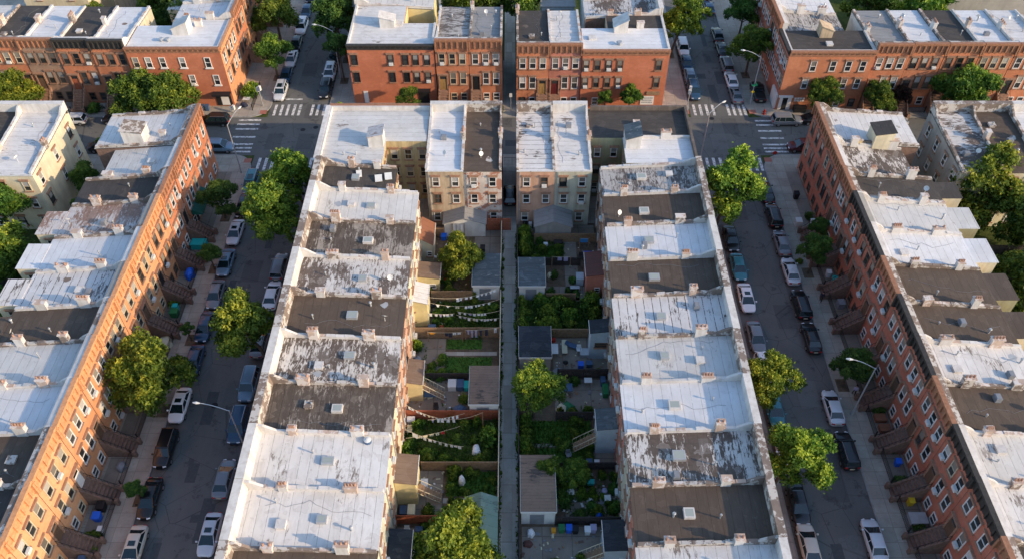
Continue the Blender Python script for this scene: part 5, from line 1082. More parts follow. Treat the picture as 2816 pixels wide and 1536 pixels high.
leanto(-11.85,-9.2,72.3,74.7,2.5,2.9,'lean_brown','yellowwall','low lean-to with brown roof and yellow wall',[(.4,.7,1.0,.8)])
leanto(-11.85,-10.2,66.6,69.5,4.2,4.8,'white','yellowwall','tall lean-to with white sheet roof and yellow wall by clotheslines',None)
leanto(-11.85,-10.1,55.5,58.6,3.3,3.7,'lean_brown','yellowwall','lean-to with striped brown roof and outside stair',None,1,True)
leanto(-11.8,-9.7,42.6,45.7,4.2,4.6,'lean_brown','yellowwall','lean-to with smooth brown roof, cream wall and outside stair',None,1,True)
leanto(-11.8,-9.7,34.9,37.7,3.8,4.1,'black_roof','whitewall','dark roofed lean-to at the bottom left of the alley yards',None)
leanto(9.3,11.5,71.5,75.4,3.8,4.1,'lean_maroon','brick3','lean-to with plain maroon roof and reddish wall right of the alley',[(.3,.8,.7,.9)],-1)
leanto(9.1,11.5,61.6,63.3,4.8,5.2,'black_roof','bluewall','tall pale blue extension with dark roof behind patio right of alley',[(.1,2.2,1.5,.8)],-1)
leanto(9.0,11.45,48.7,51.1,4.6,5.0,'slate','bluewall','weathered grey extension with blue grey roof and stair, right yards',None,-1,True)
leanto(8.9,11.4,35.8,38.7,3.8,4.0,'black_roof','bluewall','extension with black roof and pale blue wall at bottom right yards',[(.5,1.4,.7,.7)],-1,True)
# ------------------------------------------------------------------ fences
def fence(x0,y0,x1,y1,h,mat,label,iron=False,name='fence',mat2=None):
    o=empty(name,(x0,y0,KH),math.atan2(y1-y0,x1-x0),label,'fence'); L=math.hypot(x1-x0,y1-y0)
    if iron:
        b=MB(); b.tube((0,0,h),(L,0,h),.022,n=4); b.tube((0,0,.2),(L,0,.2),.02,n=4)
        k=0.
        while k<L: b.box(k-.012,k+.012,-.012,.012,.05,h+.08); k+=.16
        b.obj('railing',M['iron'],o)
    else:
        b=MB(); k=0.
        while k<L-.02: b.box(k,min(L,k+.135),-.02,.02,.04,h+R.uniform(-.04,.05)); k+=.15
        b.obj('boards',M[mat],o); b=MB(); b.box(0,L,.021,.07,h*.75,h*.75+.09); b.box(0,L,.021,.07,.3,.39); b.obj('rail',M[mat2 or mat],o)
        c=MB(); c.box(0,L,-.05,.05,h+.051,h+.09); c.obj('cap_rail',M[mat2 or mat],o)
    n=max(1,int(L/2.4))
    for k in range(n+1):
        p=MB(); p.box(L*k/n-.05,L*k/n+.05,-.055,.055,0,h+.14); p.obj('post',M['iron'] if iron else M[mat2 or mat],o)
F=fence
for a in [(-11.6,82.35,-9.2,82.35,1.5,'wood','short wooden fence between terracotta lean-to and white shed'),(-3.4,83.6,-1.5,83.6,2.1,'woodred','rust red wooden fence left of the alley gate'),(-1.25,83.6,-.2,83.6,2.1,'woodred','rust red board gate closing the alley'),
 (-10.1,70.8,-5.0,70.8,1.7,'wood','tan wooden fence above the upper clotheslines'),(-11.7,64.8,-1.5,64.8,1.8,'wood','brown slatted fence below the upper clotheslines'),(-10,58.4,-4.8,58.4,1.3,'wooddark','dark low fence below the mown lawn'),
 (-11.7,53.0,-1.6,53.0,1.7,'woodred','rusty red fence above the lower clotheslines'),(-9.6,46.6,-1.5,46.6,1.6,'wood','brown fence below the lower clotheslines'),(-11.7,40.45,-5.,40.45,1.6,'woodred','dark red fence below the small garden'),
 (3.0,81.3,11.2,81.3,1.5,'wood','pale fence above the right lawn'),(.9,76.9,8.9,76.9,1.4,'wooddark','thin railing fence above the blue grey garage'),(4.3,70.75,8,70.75,1.3,'wood','weathered fence at top of overgrown yard'),(4.6,64.85,11.2,64.85,1.5,'wood','fence between overgrown yard and patio'),
 (5.3,58.7,11.3,58.7,1.7,'wooddark','black board fence below the patio with grill'),(4.9,52.95,9,52.95,1.5,'wooddark','grey fence above the dark lawn right yards'),(4.5,46.7,11.3,46.7,1.3,'wooddark','low fence above the cluttered right garden'),(4.4,40.3,11.3,40.3,1.6,'wooddark','dark fence behind the coloured bins')]:
    F(*a[:6],a[6])
for y0,y1,l in [(76.4,83.6,'upper'),(58.4,71,'middle'),(41.9,53.2,'lower')]: F(-1.42,y0,-1.42,y1,1.7,'wooddark',f'long grey fence on left edge of the alley, {l} stretch',mat2='fr_cream')
for y0,y1,l in [(25,35.4,'bottom')]: F(-1.42,y0,-1.42,y1,1.7,'wooddark',f'long grey fence on left edge of the alley, {l} stretch')
for y0,y1,l in [(75.7,82,'upper'),(64.4,70.6,'overgrown'),(46.8,59.6,'middle'),(36,40.2,'lower')]: F(.72,y0,.72,y1,1.5,'wooddark',f'dark fence on right edge of the alley, {l} stretch')
# left and right rear gardens behind the outer rows
for k,y in enumerate((49,55,61,67,73,79)):
    F(-68,y,-56.2,y,1.6,'wooddark',f'dark garden fence behind the far left row, {ORD[k+1]} from the bottom'); F(57.2,y,68,y,1.6,'wooddark',f'dark garden fence behind the far right row, {ORD[k+1]} from the bottom')
# iron railings of the areaways
ysL=[96.6,89.3,83.1,77.9,72.2,66.5,60.9,55.8,50.2,44.5,38.7,32.9]
for k in range(2,11): F(-41.1,ysL[k+1]+.2,-41.1,ysL[k]-1.9,1.0,'',f'low black iron railing before the {ORD[k+1]} house of far left row',True)
ysR=[97,89.6,83.3,78.5,73.0,67.3,61.5,56.0,50.5,44.8,39.2,33.4]
for k in range(2,11): F(40.0,ysR[k+1]+.2,40.0,ysR[k]-1.9,1.0,'',f'low black iron railing before the {ORD[k+1]} house of far right row',True)
for k,(x0,x1) in enumerate([(-78,-75.2),(-73,-69.8),(-67.5,-64.4),(-10,-6.8),(-4.8,-1.8),(.9,3.8),(7.6,10.4),(56.9,60.1),(62.2,65.4),(67.5,70.7),(72.8,76)]): F(x0,110.6,x1,110.6,1.0,'',f'black iron front garden railing, {ORD[k+1]} from left along the cross street',True)
F(-41.3,111.2,-41.3,117.5,1.0,'','black railing round the corner terrace, top left',True)
# ------------------------------------------------------------------ clotheslines
LN=[0]
def clothesline(p,q,sag,items,label,posts=(False,False)):
    """items: list of (t0,t1,width,drop,material)"""
    P,Q=Vector(p),Vector(q); f=lambda t: P.lerp(Q,t)-Vector((0,0,sag*4*t*(1-t)))
    o=empty('clothesline',P,0,label,'clothesline'); b=MB(); b.path([tuple(f(k/16)-P) for k in range(17)],.018,4); b.obj('cord',M['fr_cream'],o)
    for e,flag in ((P,posts[0]),(Q,posts[1])):
        if flag: b=MB(); b.tube((e.x-P.x,e.y-P.y,KH-P.z),(e.x-P.x,e.y-P.y,e.z-P.z+.1),.05,n=6); b.obj('post',M['wood'],o)
    for t0,t1,w_,dr,m in items:
        t=t0
        while t<t1:
            c=f(t); c2=f(min(1,t+w_/(Q-P).length)); d=(c2-c); hh=dr*R.uniform(.75,1.2); g=MB(); n=Vector((-d.y,d.x,0)).normalized(); sh=R.choice(['shirt','cloth','cloth','trousers'])
            off=n*R.uniform(-.12,.12)
            def qd(a0,a1,z0,z1): A_=c+d*a0;B_=c+d*a1; g.poly([tuple(A_-Vector((0,0,z0))+off*z0-c),tuple(B_-Vector((0,0,z0))+off*z0-c),tuple(B_-Vector((0,0,z1))+off*z1-c),tuple(A_-Vector((0,0,z1))+off*z1-c)])
            if sh=='shirt': qd(.2,.8,0,hh); qd(0,.199,.03,hh*.4); qd(.801,1,.03,hh*.4)
            elif sh=='trousers': qd(.1,.9,0,hh*.35); qd(.1,.45,hh*.351,hh); qd(.55,.9,hh*.351,hh)
            else: qd(0,1,0,hh)
            mm=m if R.random()<.85 else R.choice(['cloth','cloth_c','cloth_l']); k=g.obj('laundry_item',M[mm],None,tuple(c))
            nm={'cloth':'white','cloth_c':'cream','cloth_r':'red','cloth_b':'blue','cloth_k':'dark','cloth_o':'orange','cloth_l':'lilac'}[mm]
            tag(k,f'{nm} laundry hanging on the {label}','laundry',f'{nm} laundry on the {label}'); t+=(w_*.95*R.uniform(.9,1.15)+R.uniform(.03,.35))/(Q-P).length
C_='cloth'
clothesline((-10.1,67.9,4.0),(-1.5,70.2,3.2),.9,[(.38,.57,.36,.5,C_),(.66,.9,.34,.42,C_)],'topmost clothesline of the upper garden')
clothesline((-10.1,67.6,3.4),(-1.5,68.6,2.9),1.0,[(.10,.16,.4,.4,C_),(.24,.30,.4,.4,C_),(.36,.44,.6,.4,C_),(.50,.78,.3,.36,C_),(.83,.9,.3,.4,C_)],'second clothesline of the upper garden')
clothesline((-6.7,67.2,2.2),(-1.5,67.0,2.6),.5,[(.03,.7,.33,.42,C_)],'third clothesline of the upper garden')
clothesline((-6.8,66.6,2.3),(-1.5,66.0,2.4),.5,[(.06,.95,.32,.42,C_)],'lowest clothesline of the upper garden')
clothesline((-10.1,66.6,2.6),(-7.,66.6,2.5),.15,[(.02,.85,.34,.45,C_),(.86,.95,.3,.4,'cloth_r')],'short clothesline beside the white roofed lean-to')
clothesline((-10.1,64.2,1.9),(-6.,64.2,1.9),.1,[(.04,.2,.75,.5,'cloth_o'),(.5,.7,.4,.7,'cloth_k'),(.72,.95,.5,.45,C_)],'clothesline on the slatted fence with orange towel',(True,True))
clothesline((-5.6,64.3,2.2),(-1.6,64.6,2.3),.2,[(.05,.4,.3,1.2,'cloth_l'),(.42,.68,.35,1.1,'cloth_k'),(.85,.95,.4,.9,C_)],'clothesline of dark and lilac clothes above the lawn',(True,True))
clothesline((-11.5,52.2,4.2),(-3.2,51.6,3.6),2.0,[(.03,.42,.26,.42,C_),(.44,.6,.36,.6,C_)],'long sagging clothesline of the lower garden',(False,True))
clothesline((-9.2,51.6,2.2),(-5.2,52.3,2.4),.2,[(.1,.85,.26,.6,C_)],'clothesline below the rusty red fence')
clothesline((-11.4,49.2,2.3),(-5.6,50.6,2.5),.3,[(.18,.6,.45,.4,'cloth_c'),(.64,.70,.4,.5,'cloth_r')],'middle clothesline of the lower garden with a red garment')
clothesline((-11.4,49.6,3.4),(-5.2,48.4,1.9),.5,[(.12,.2,.6,.9,C_),(.24,.98,.38,.5,C_)],'lowest clothesline of the lower garden')
clothesline((-8.,83.6-1.4,2.6),(-6.4,82.2,2.6),.05,[(.05,.9,.35,1.1,C_)],'short line of hanging white sheets by the white shed',(True,True))
clothesline((9.0,79.9,2.2),(10.2,79.9,2.2),.02,[(.02,.1,1.0,.9,'cloth_b')],'line with one bright blue sheet right of the alley',(True,True))
clothesline((5.2,76.5,2.2),(7.6,76.5,2.2),.05,[(.3,.8,.55,.7,'cloth_l')],'line with pale towels above the garden path',(True,True))
# ------------------------------------------------------------------ yard furniture and clutter
def bin_(x,y,mat,label,h=1.0,w_=.58,rz=0,group=None):
    o=empty('wheelie_bin',(x,y,KH),rz,label,'bin',group); b=MB(); a=w_/2; b.hexa([(-a*.8,-a*.8,0),(a*.8,-a*.8,0),(a*.8,a*.8,0),(-a*.8,a*.8,0)],[(-a,-a,h*.9),(a,-a,h*.9),(a,a,h*.9),(-a,a,h*.9)]); b.obj('container',M[mat],o); b=MB(); b.box(-a-.03,a+.03,-a-.05,a+.03,h*.9+.002,h*.9+.07,0,(h*.93,h*.93,h,h)); b.obj('lid',M[mat],o)
    return o
def table(x,y,w_,l,mat,label,h=.74,rz=0,name='table'):
    o=empty(name,(x,y,KH+.02),rz,label,'table'); b=MB(); b.box(-w_/2,w_/2,-l/2,l/2,h-.05,h); b.obj('tabletop',M[mat],o)
    for sx in (-1,1):
        for sy in (-1,1): b=MB(); b.box(sx*(w_/2-.08)-.025,sx*(w_/2-.08)+.025,sy*(l/2-.08)-.025,sy*(l/2-.08)+.025,0,h-.051); b.obj('leg',M['galv'],o)
def chair(x,y,mat,label,rz=0,group=None):
    o=empty('garden_chair',(x,y,KH+.02),rz,label,'chair',group); b=MB(); b.box(-.25,.25,-.25,.25,.40,.45); b.obj('seat',M[mat],o); b=MB(); b.hexa([(-.25,.24,.46),(.25,.24,.46),(.25,.29,.46),(-.25,.29,.46)],[(-.25,.34,.95),(.25,.34,.95),(.25,.38,.95),(-.25,.38,.95)]); b.obj('backrest',M[mat],o)
    for sx in (-1,1):
        b=MB(); b.box(sx*.27-.025,sx*.27+.025,-.25,.27,.62,.66); b.box(sx*.27-.02,sx*.27+.02,-.25,-.2,.0,.619); b.box(sx*.27-.02,sx*.27+.02,.22,.27,.0,.619); b.obj('armrest',M[mat],o)
def lounger(x,y,mat,label,rz=0):
    o=empty('sun_lounger',(x,y,KH+.02),rz,label,'sun lounger'); b=MB(); b.box(-.32,.32,-.9,.35,.30,.37); b.hexa([(-.32,.351,.30),(.32,.351,.30),(.32,.95,.62),(-.32,.95,.62)],[(-.32,.351,.37),(.32,.351,.37),(.32,.92,.69),(-.32,.92,.69)]); b.obj('cushion',M[mat],o)
    for sx in (-1,1):
        for yy in (-.8,.6): b=MB(); b.tube((sx*.3,yy,0),(sx*.3,yy,.3),.025,n=5); b.obj('leg',M['galv'],o)
def cover(x,y,rx,ry,h,mat,label,name='covered_heap',cat='cover'):
    """cloth thrown over something: a lumpy draped mound"""
    b=MB(); n=16; rings=[(1,0),(.96,.35),(.82,.75),(.5,.95),(.15,1.02)]; idx=[]
    for k,(q,hz) in enumerate(rings):
        idx.append(len(b.v))
        for j in range(n): a=2*PI*j/n; w_=1+.14*math.sin(a*5+x)*(1-hz*.6)+R.uniform(-.04,.04); b.v.append((rx*q*w_*math.cos(a),ry*q*w_*math.sin(a),h*hz+(.0 if k==0 else R.uniform(-.03,.03))))
    for u,v_ in zip(idx,idx[1:]):
        for j in range(n): j2=(j+1)%n; b.f.append((u+j,u+j2,v_+j2,v_+j)); b.m.append(0)
    b.f.append(tuple(idx[-1]+j for j in range(n))); b.m.append(0)
    return tag(b.obj(name,M[mat],None,(x,y,KH)),label,cat)
def crate(x,y,w_,l,h,mat,label,rz=0,name='storage_box'):
    o=empty(name,(x,y,KH+.015),rz,label,'box'); b=MB(); b.box(-w_/2,w_/2,-l/2,l/2,0,h); b.obj('container',M[mat],o); b=MB(); b.box(-w_/2-.03,w_/2+.03,-l/2-.03,l/2+.03,h+.002,h+.06); b.obj('lid',M[mat],o)
def pot(x,y,label,group='plant pots'):
    o=empty('potted_plant',(x,y,KH+.02),0,label,'potted plant',group); b=MB(); b.tube((0,0,0),(0,0,.35),.14,.2,10); b.obj('pot',M['pot'],o); q=link('foliage',bush_mesh('leaf',1),o,(0,0,.3)); q.scale=(.35,.35,.5)
crate(-6.9,57.4,.9,1.1,.8,'ac','white chest in the concrete yard beside blue one'); crate(-5.95,57.4,.75,1.1,.8,'bluegrey_p','blue grey chest beside the white chest'); crate(-5.2,57.3,.6,1.,.7,'teal','teal box at the right end of the chests')
table(-9.3,56.0,1.5,.9,'bluegrey_p','blue grey patterned table under the outside stair'); chair(-8.6,54.3,'wooddark','dark garden chair in the concrete yard left of the alley')
cover(-5.9,54.0,.9,.7,.9,'bluegrey_p','dark blue tarpaulin over something by the rusty red fence',cat='tarpaulin')
cover(-3.9,48.9,.45,.75,.7,'cloth','white sheet over a lump in the lower clothesline garden'); cover(-5.3,45.1,.35,.5,1.2,'white_p','tall white cloth wrapped figure in the small garden')
crate(-9.2,44.5,.7,1.2,.75,'white_p','white cabinet beside the brown roofed lean-to'); crate(-10.3,41.6,.7,1.1,.8,'cloth_c','cream cabinet below the cream walled lean-to'); crate(-11.1,41.7,.8,.9,.5,'bluegrey_p','grey blue box left of the cream cabinet')
crate(-9.8,66.0,.9,.7,.6,'bluegrey_p','blue box under the short clothesline'); chair(-8.6,65.6,'woodred','reddish wooden chair by the slatted fence'); cover(-10.4,69.9,.8,.5,.6,'black_p','black tarpaulin with pale blotches by the tan fence',cat='tarpaulin')
chair(-11.3,51.3,'cloth_c','cream framed chair against the rear wall above lower garden'); crate(-11.2,52.4,.8,.6,1.0,'white_p','white slatted rack by the rusty red fence')
cover(-11.2,60.9,.6,.9,.7,'grey_p','grey covered motorbike like heap near the lawn'); crate(-3.9,79.4,.6,.9,.9,'black_p','black box beside the dirt yard post'); crate(-9.2,83.8-1.9,.7,.7,.7,'blue','blue tub left of white shed'); cover(-8.4,74.0,.5,.5,.5,'redpaint','red toy heap below the garden tree')
cover(-11.,76.0,.9,.6,.6,'lean_brown','brown heap of rubble beside the low lean-to',cat='heap'); crate(-11.,79.-2.3,.5,.4,.6,'white_p','small white box by the rubble heap')
chair(-10.6,39.4,'white_p','white chair in dark yard below the dark red fence'); crate(-9.4,39.6,.7,.5,.5,'bluegrey_p','grey crate in dark yard below dark red fence'); chair(-7.9,39.2,'wooddark','brown chair in dark yard below dark red fence')
# right yards
lounger(6.3,63.0,'cloth_c','beige sun lounger on the right patio'); lounger(7.3,63.3,'bluegrey_p','pale blue sun lounger beside the beige one',1.2); chair(8.0,62.6,'white_p','white chair by the pale blue lounger'); 
o=empty('kettle_grill',(6.3,60.4,KH+.02),0,'black kettle grill in the middle of the right patio','grill'); b=MB(); b.tube((0,0,.6),(0,0,.8),.2,.33,12); b.tube((0,0,.8),(0,0,1.02),.33,.12,12); b.obj('bowl',M['black_p'],o)
for k in range(3): b=MB(); a=2.1*k; b.tube((.15*math.cos(a),.15*math.sin(a),.62),(.36*math.cos(a),.36*math.sin(a),0),.02,n=5); b.obj('leg',M['galv'],o)
table(5.1,62.5,.8,1.5,'white_p','white slatted bench table beside the charcoal garage'); crate(8.1,60.3,.65,.65,.7,'blue','bright blue cube box on the right patio'); crate(9.1,60.5,.7,.6,.6,'bluegrey_p','dark blue box beside bright blue one'); crate(8.7,62.2,1.1,1.,.5,'galv','shiny wrapped pallet by the pale blue extension'); cover(5.4,59.5,.7,.6,.5,'grey_p','grey covered heap under the feathery tree')
pot(10.1,59.5,'potted plant by the black board fence'); cover(5.,64.3,.3,.3,.5,'redpaint','small red bucket shaped heap by loungers')
table(6.4,56.9,1.1,1.1,'bluegrey_p','square blue grey garden table below black fence'); crate(5.7,56.4,.3,.5,.4,'white_p','small white stool left of the square table'); table(8.8,57.9,.9,.7,'white_p','white patterned table against black fence'); cover(6.3,54.3,.9,1.1,.3,'green','green tarpaulin on ground in lower right patio',cat='tarpaulin'); cover(5.6,54.2,.6,.9,.45,'cloth_c','pinkish sheet overlapping the green tarpaulin'); crate(10.7,56.6,.6,1.4,.8,'green','dark green box against the rear wall'); crate(10.5,57.9,.5,.8,.9,'bluegrey_p','pale blue cabinet against the rear wall')
chair(6.1,48.2,'grey_p','grey slatted chair on the dark lawn',.2); crate(8.3,47.3,.6,.6,.6,'bluegrey_p','blue tub at the foot of weathered extension'); crate(9.1,47.3,.5,.5,.5,'white_p','white tub beside the blue tub')
cover(5.2,43.9,.22,.3,.4,'white_p','small white pot cover near brown garage'); cover(8.1,43.1,.35,.3,.4,'cloth','white crumpled sheet in the cluttered garden'); cover(9.7,44.0,.35,.4,.5,'cloth_l','pale bag near the rear wall'); crate(9.9,43.0,.6,.6,.6,'ac','white square bin near the rear wall'); crate(8.3,45.,.7,.5,.4,'teal','teal tub in cluttered garden'); crate(6.1,44.0-.3,.7,.6,.6,'white_p','white framed cold box below low trees')
b=MB(); 
for k in range(8): 
    z0_,z1_=math.cos(PI*k/8),math.cos(PI*(k+1)/8); b.tube((0,0,.38+.38*z0_),(0,0,.38+.38*z1_),max(.01,.38*math.sin(PI*k/8)),max(.01,.38*math.sin(PI*(k+1)/8)),14)
tag(b.obj('exercise_ball',M['blue'],None,(8.9,41.1,KH),True),'large blue ball on the cluttered right garden','ball')
cover(1.9,39.3,.4,.45,.7,'cloth','white patterned parasol cover beside the alley'); bin_(5.0,39.6,'green','green wheelie bin below the brown garage'); bin_(5.75,39.6,'blue','bright blue wheelie bin right of the green bin'); bin_(6.4,39.5,'black_p','black wheelie bin right of the blue bin'); bin_(7.6,39.4,'white_p','white lidded bin in the bin row'); bin_(8.2,39.6,'cloth_l','pale pinkish bin at the right end'); cover(1.6,38.2,.5,.4,.4,'lean_maroon','maroon chair like heap by the alley fence'); crate(4.2,39.5,.4,.4,.5,'cloth_o','orange figure like box by garage wall'); crate(7.0,35.1,.5,.4,.3,'white_p','small white box on the bottom lawn'); crate(8.4,35.4,.9,.7,.7,'blue','deep blue box under the bottom stair')
crate(10.3,78.4,1.5,1.4,.4,'blue','blue covered pool frame beside the rear wall'); chair(9.1,78.1,'wooddark','dark chair beside blue pool frame'); table(8.0,72.4,1.2,.5,'galv','grey bench on concrete by maroon lean-to'); crate(8.7,73.9,.9,1.2,1.2,'bluewall','pale green hut with picket edge beside maroon lean-to'); cover(4.9,75.0,.35,.4,.6,'cloth_c','cream chair like heap beside upper garage'); crate(6.2,80.9,1.1,.6,.5,'wooddark','dark bench below the pale fence')
crate(4.5,84.0-3.6,.5,.4,.6,'white_p','white box by the right lawn'); crate(1.8,84.2,.6,.5,.9,'black_p','black bin beside alley gate right'); crate(2.5,84.2,.4,.4,.8,'white_p','white narrow box beside alley gate right')
# areaway clutter
crate(-41.9,80.4,1.9,1.2,.9,'teal','bright turquoise lidded container in an areaway near top of left street'); cover(-41.8,75.1,.6,.9,1.1,'blue','blue tarpaulin heap beside a stoop on far left row',cat='tarpaulin'); crate(-42.0,69.2,.6,.6,.9,'teal','turquoise bin in an areaway'); crate(-41.9,68.3,.9,.8,.9,'green','green bin beside the turquoise bin'); cover(-41.9,63.6,.9,1.2,.8,'cloth_c','grey cream tarpaulin in an areaway of left row',cat='tarpaulin')
bin_(-42.3,40.9,'blue','bright blue round topped bin in areaway at lower left',1.0,.75); bin_(-42.2,42.,'black_p','black bin behind the bright blue one, lower left',1.1,.8); crate(-41.6,39.6,.4,.5,.6,'white_p','small white chair like box in the lower left areaway'); bin_(-42.2,36.3,'bluegrey_p','grey blue bin in bottom left areaway'); cover(-41.8,46.9,.5,.6,.7,'grey_p','grey bags heap in areaway of left row')
bin_(-42.4,59.6,'black_p','black bin near a stoop behind biggest left tree'); 
crate(41.2,69.8,.8,.9,.9,'grey_p','grey box in an areaway of the right row'); bin_(41.5,73.9,'teal','turquoise bin in an areaway of right row'); bin_(41.0,75.0,'white_p','white bin left of turquoise bin right row'); bin_(41.2,58.9,'teal','dark teal bin behind the dark tree, right row'); crate(41.2,53.,1.2,.9,.5,'lean_red','terracotta box in areaway by lower lamp'); crate(41.3,51.6,1.2,.9,.5,'lean_red','second terracotta box just below the first one by the lamp'); bin_(41.3,47.2,'blue','blue bin in dark areaway of the right row'); crate(41.2,40.6,1.7,1.2,.9,'galv','silver blue covered box in the lower right areaway'); bin_(41.2,42.6,'yellowsign','yellow bin in the lower right areaway'); bin_(41.3,67.,'green','green bin in areaway of right row'); bin_(41.3,84.6,'white_p','white bin by second house right row')
bin_(40.3,90.2,'black_p','black bin on the pavement by dark corner building',1.1,.7); bin_(39.3,84.6,'ac','pale litter box on the far pavement of right street',1.1,.8)
for k,(x,y,m) in enumerate([(-49.2,111.2,'bluegrey_p'),(-48.4,111.2,'bluegrey_p')]): bin_(x,y,m,['left of two grey blue bins before top left corner building','right of two grey blue bins before top left corner building'][k])
table(-42.6,113.4,1.1,.9,'ac','white table on the corner terrace, top left'); cover(-42.9,112.3,.6,.4,.7,'cloth_k','dark covered seats on the corner terrace, top left')
crate(45.6,110.9,1.9,.8,.9,'black_p','long black planter before the corner shop, top right'); bin_(-6.,110.9,'black_p','black bin by a stoop, top centre left'); cover(-3.9,111.5,.7,.5,.9,'cloth_c','cream and brown sacks by the worn grey roofed house',cat='sacks'); bin_(-2.9,111.3,'black_p','black bin by the narrow gap')
car(-.3,90.4,'n','hatch','black','black car tucked in the narrow alley between white roofed houses')
b=MB(); b.box(-.9,.9,-.02,.02,0,2.0)
o=empty('alley_gate',(-.3,97.2,KH),0,'low mesh gate closing the alley mouth at the cross street','gate'); b=MB(); 
for k in range(9): b.box(-.8+.2*k-.012,-.8+.2*k+.012,-.012,.012,.05,1.7)
b.tube((-.85,0,1.7),(.85,0,1.7),.025,n=5); b.obj('bars',M['iron'],o)
# roof clutter
for i,(x,y,l) in enumerate([(-13.9,44.0,'blue and white tanks on a white roof by the fourth chimney pair')]):
    o=empty('water_tank',(x,y,9.78),0,l,'tank'); b=MB(); b.tube((0,0,0),(0,0,.5),.38,.36,14); b.obj('tank_body',M['bluegrey_p'],o); b=MB(); b.tube((0,0,.5),(0,0,.62),.38,.1,14); b.obj('lid',M['ac'],o)
for (x,y,w_,m,l) in [(-17.,82.6,.9,'ac','left of two white panels lying on the first dark roof'),(-15.8,83.0,.9,'ac','right of two white panels lying on the first dark roof'),(-19.6,83.5,.7,'ac','small white panel leaning on the first dark roof')]:
    o=empty('roof_panel',(x,y,10.02),.15,l,'panel'); b=MB(); b.hexa([(-w_/2,-.5,.05),(w_/2,-.5,.05),(w_/2,.5,.35),(-w_/2,.5,.35)],[(-w_/2,-.5,.11),(w_/2,-.5,.11),(w_/2,.5,.41),(-w_/2,.5,.41)]); b.obj('sheet',M[m],o)

# weeds along the alley and litter in the yards: nobody could count them
grass('weeds',[(-1.38,-1.12,25,83),(.45,.7,25,83)],45,.2)
grass('yard_weeds',[(-10,-2,71.2,76),(-9,-5,76.5,82),(-8,-5.2,53.3,55),(-9.6,-5,36,40),(5,11,40.6,46),(5,11,53,54.5),(6,9,65,66),(-12,-10,59,64),(1,5,82.3,84.5)],7,.25)
rl=random.Random(11); b=MB()
for x0,x1,y0,y1,n in [(-11.5,-5,71,82,60),(-9.8,-8,65,70.5,25),(-12,-8,58.8,64.5,15),(-11,-5,53.5,58,30),(-10,-7,40.8,46.3,25),(-11.5,-7,36,40,40),(5,11.2,40.6,46.4,80),(5,11.2,59,64.5,45),(5,11,53.2,58.4,30),(1,11,36.6,40,35),(7,11.2,71,82,45),(-11,-1.7,85.2-.6,89.8,0)]:
    for k in range(n):
        x,y,a=rl.uniform(x0,x1),rl.uniform(y0,y1),rl.uniform(0,PI); w_,l=rl.uniform(.04,.16),rl.uniform(.08,.7 if rl.random()<.3 else .25); u=Vector((math.cos(a),math.sin(a)))*l/2; v_=Vector((-math.sin(a),math.cos(a)))*w_; P=[(x-u.x-v_.x,y-u.y-v_.y),(x+u.x-v_.x,y+u.y-v_.y),(x+u.x+v_.x,y+u.y+v_.y),(x-u.x+v_.x,y-u.y+v_.y)]
        b.prism(P,KH+.012,KH+rl.uniform(.03,.14),rl.randrange(5))
tag(b.obj('garden_litter',[M['wood'],M['cloth_c'],M['grey_p'],M['stone_d'],M['white_p']]),'small boards, scraps and litter scattered over the back yards','litter',kind='stuff')
bushes([(rl.choice([-1.22,.62]),rl.uniform(26,82),rl.uniform(.15,.32),rl.uniform(.3,.7)) for k in range(34)],'small weed clump growing along the alley edge','weed clumps along the alley')
bushes([(rl.uniform(-9.5,-1.9),rl.uniform(65.1,70.4),rl.uniform(.4,.8),rl.uniform(.4,.9)) for k in range(16)],'low weedy bush under the upper clotheslines','low bushes under the upper clotheslines')
bushes([(rl.uniform(1.6,8.5),rl.uniform(47,52.6),rl.uniform(.5,.9),rl.uniform(.5,1.1)) for k in range(12)],'low bush on the dark lawn of the right yards','low bushes on the dark lawn')
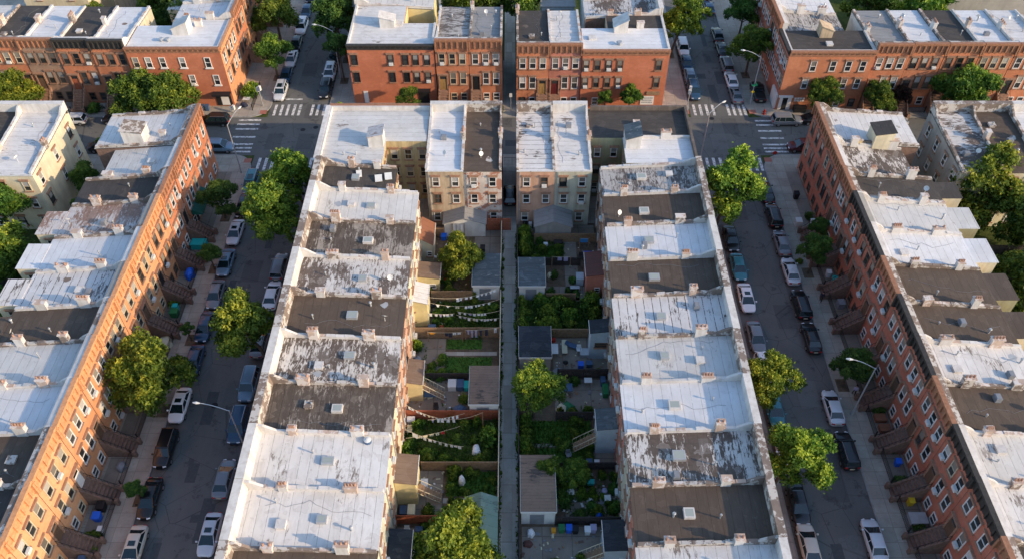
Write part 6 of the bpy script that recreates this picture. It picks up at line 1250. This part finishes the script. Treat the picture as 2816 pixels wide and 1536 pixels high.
bushes([(rl.uniform(-11.5,-2),rl.uniform(47,52.6),rl.uniform(.4,.8),rl.uniform(.4,.9)) for k in range(14)],'low weedy bush under the lower clotheslines','low bushes under the lower clotheslines')
bushes([(rl.uniform(-6.6,-1.9),rl.uniform(42.3,46.3),rl.uniform(.4,.6),rl.uniform(.4,.8)) for k in range(7)],'low green plant in the small garden by the gable garage','plants in the small garden')

rp=random.Random(21)
for k in range(34):
    x0=rp.choice([-36.3,-34.9,-33.2,-31.9,30.8,32.2,33.6,34.6])+rp.uniform(-.4,.4); y0=rp.uniform(30,150)
    if 98<y0<112: continue
    sheet('road_patch',x0,x0+rp.uniform(.6,1.6),y0,y0+rp.uniform(.8,5.5),.0022+.00005*k,M[rp.choice(['patch_dark','patch_dark','patch_light'])])
for k in range(12):
    x0=rp.uniform(-30,26); sheet('road_patch',x0,x0+rp.uniform(1,5),rp.uniform(101,104),rp.uniform(105,107.5),.0022+.00005*(k+40),M[rp.choice(['patch_dark','patch_light'])])

for x0,x1,y0,y1,n,lab in [(-9.8,-2,71.3,76.2,8,'shrub in the dirt yard left of the alley'),(-9.5,-2,36,42,9,'shrub at the bottom yard left of the alley'),(5,11,40.8,46.3,14,'shrub in the cluttered garden right of the alley'),(3,8.5,77.5,82,9,'shrub round the upper right lawn'),(4.6,9,71,75,6,'shrub beside the maroon roofed lean-to yard'),(1.2,8,33,36.5,6,'shrub by the bottom lawn right of the alley'),(-11.5,-8,58.8,64,4,'shrub by the patio left of the alley'),(5,11,53.2,54.6,4,'shrub at the foot of the lower right patio')]:
    bushes([(rl.uniform(x0,x1),rl.uniform(y0,y1),rl.uniform(.35,.85),rl.uniform(.4,1.2)) for k in range(n)],lab,lab.replace('shrub','shrubs'),rl.choice(['leaf','leaf_d','leaf']))
for x0,x1,y0,y1 in [(-67,-57,26,83),(57,68,26,83)]:
    lab='bush in the rear gardens behind the far '+('left' if x0<0 else 'right')+' row'
    bushes([(rl.uniform(x0,x1),rl.uniform(y0,y1),rl.uniform(.8,1.6),rl.uniform(.8,2.)) for k in range(34)],lab,lab.replace('bush','bushes'))
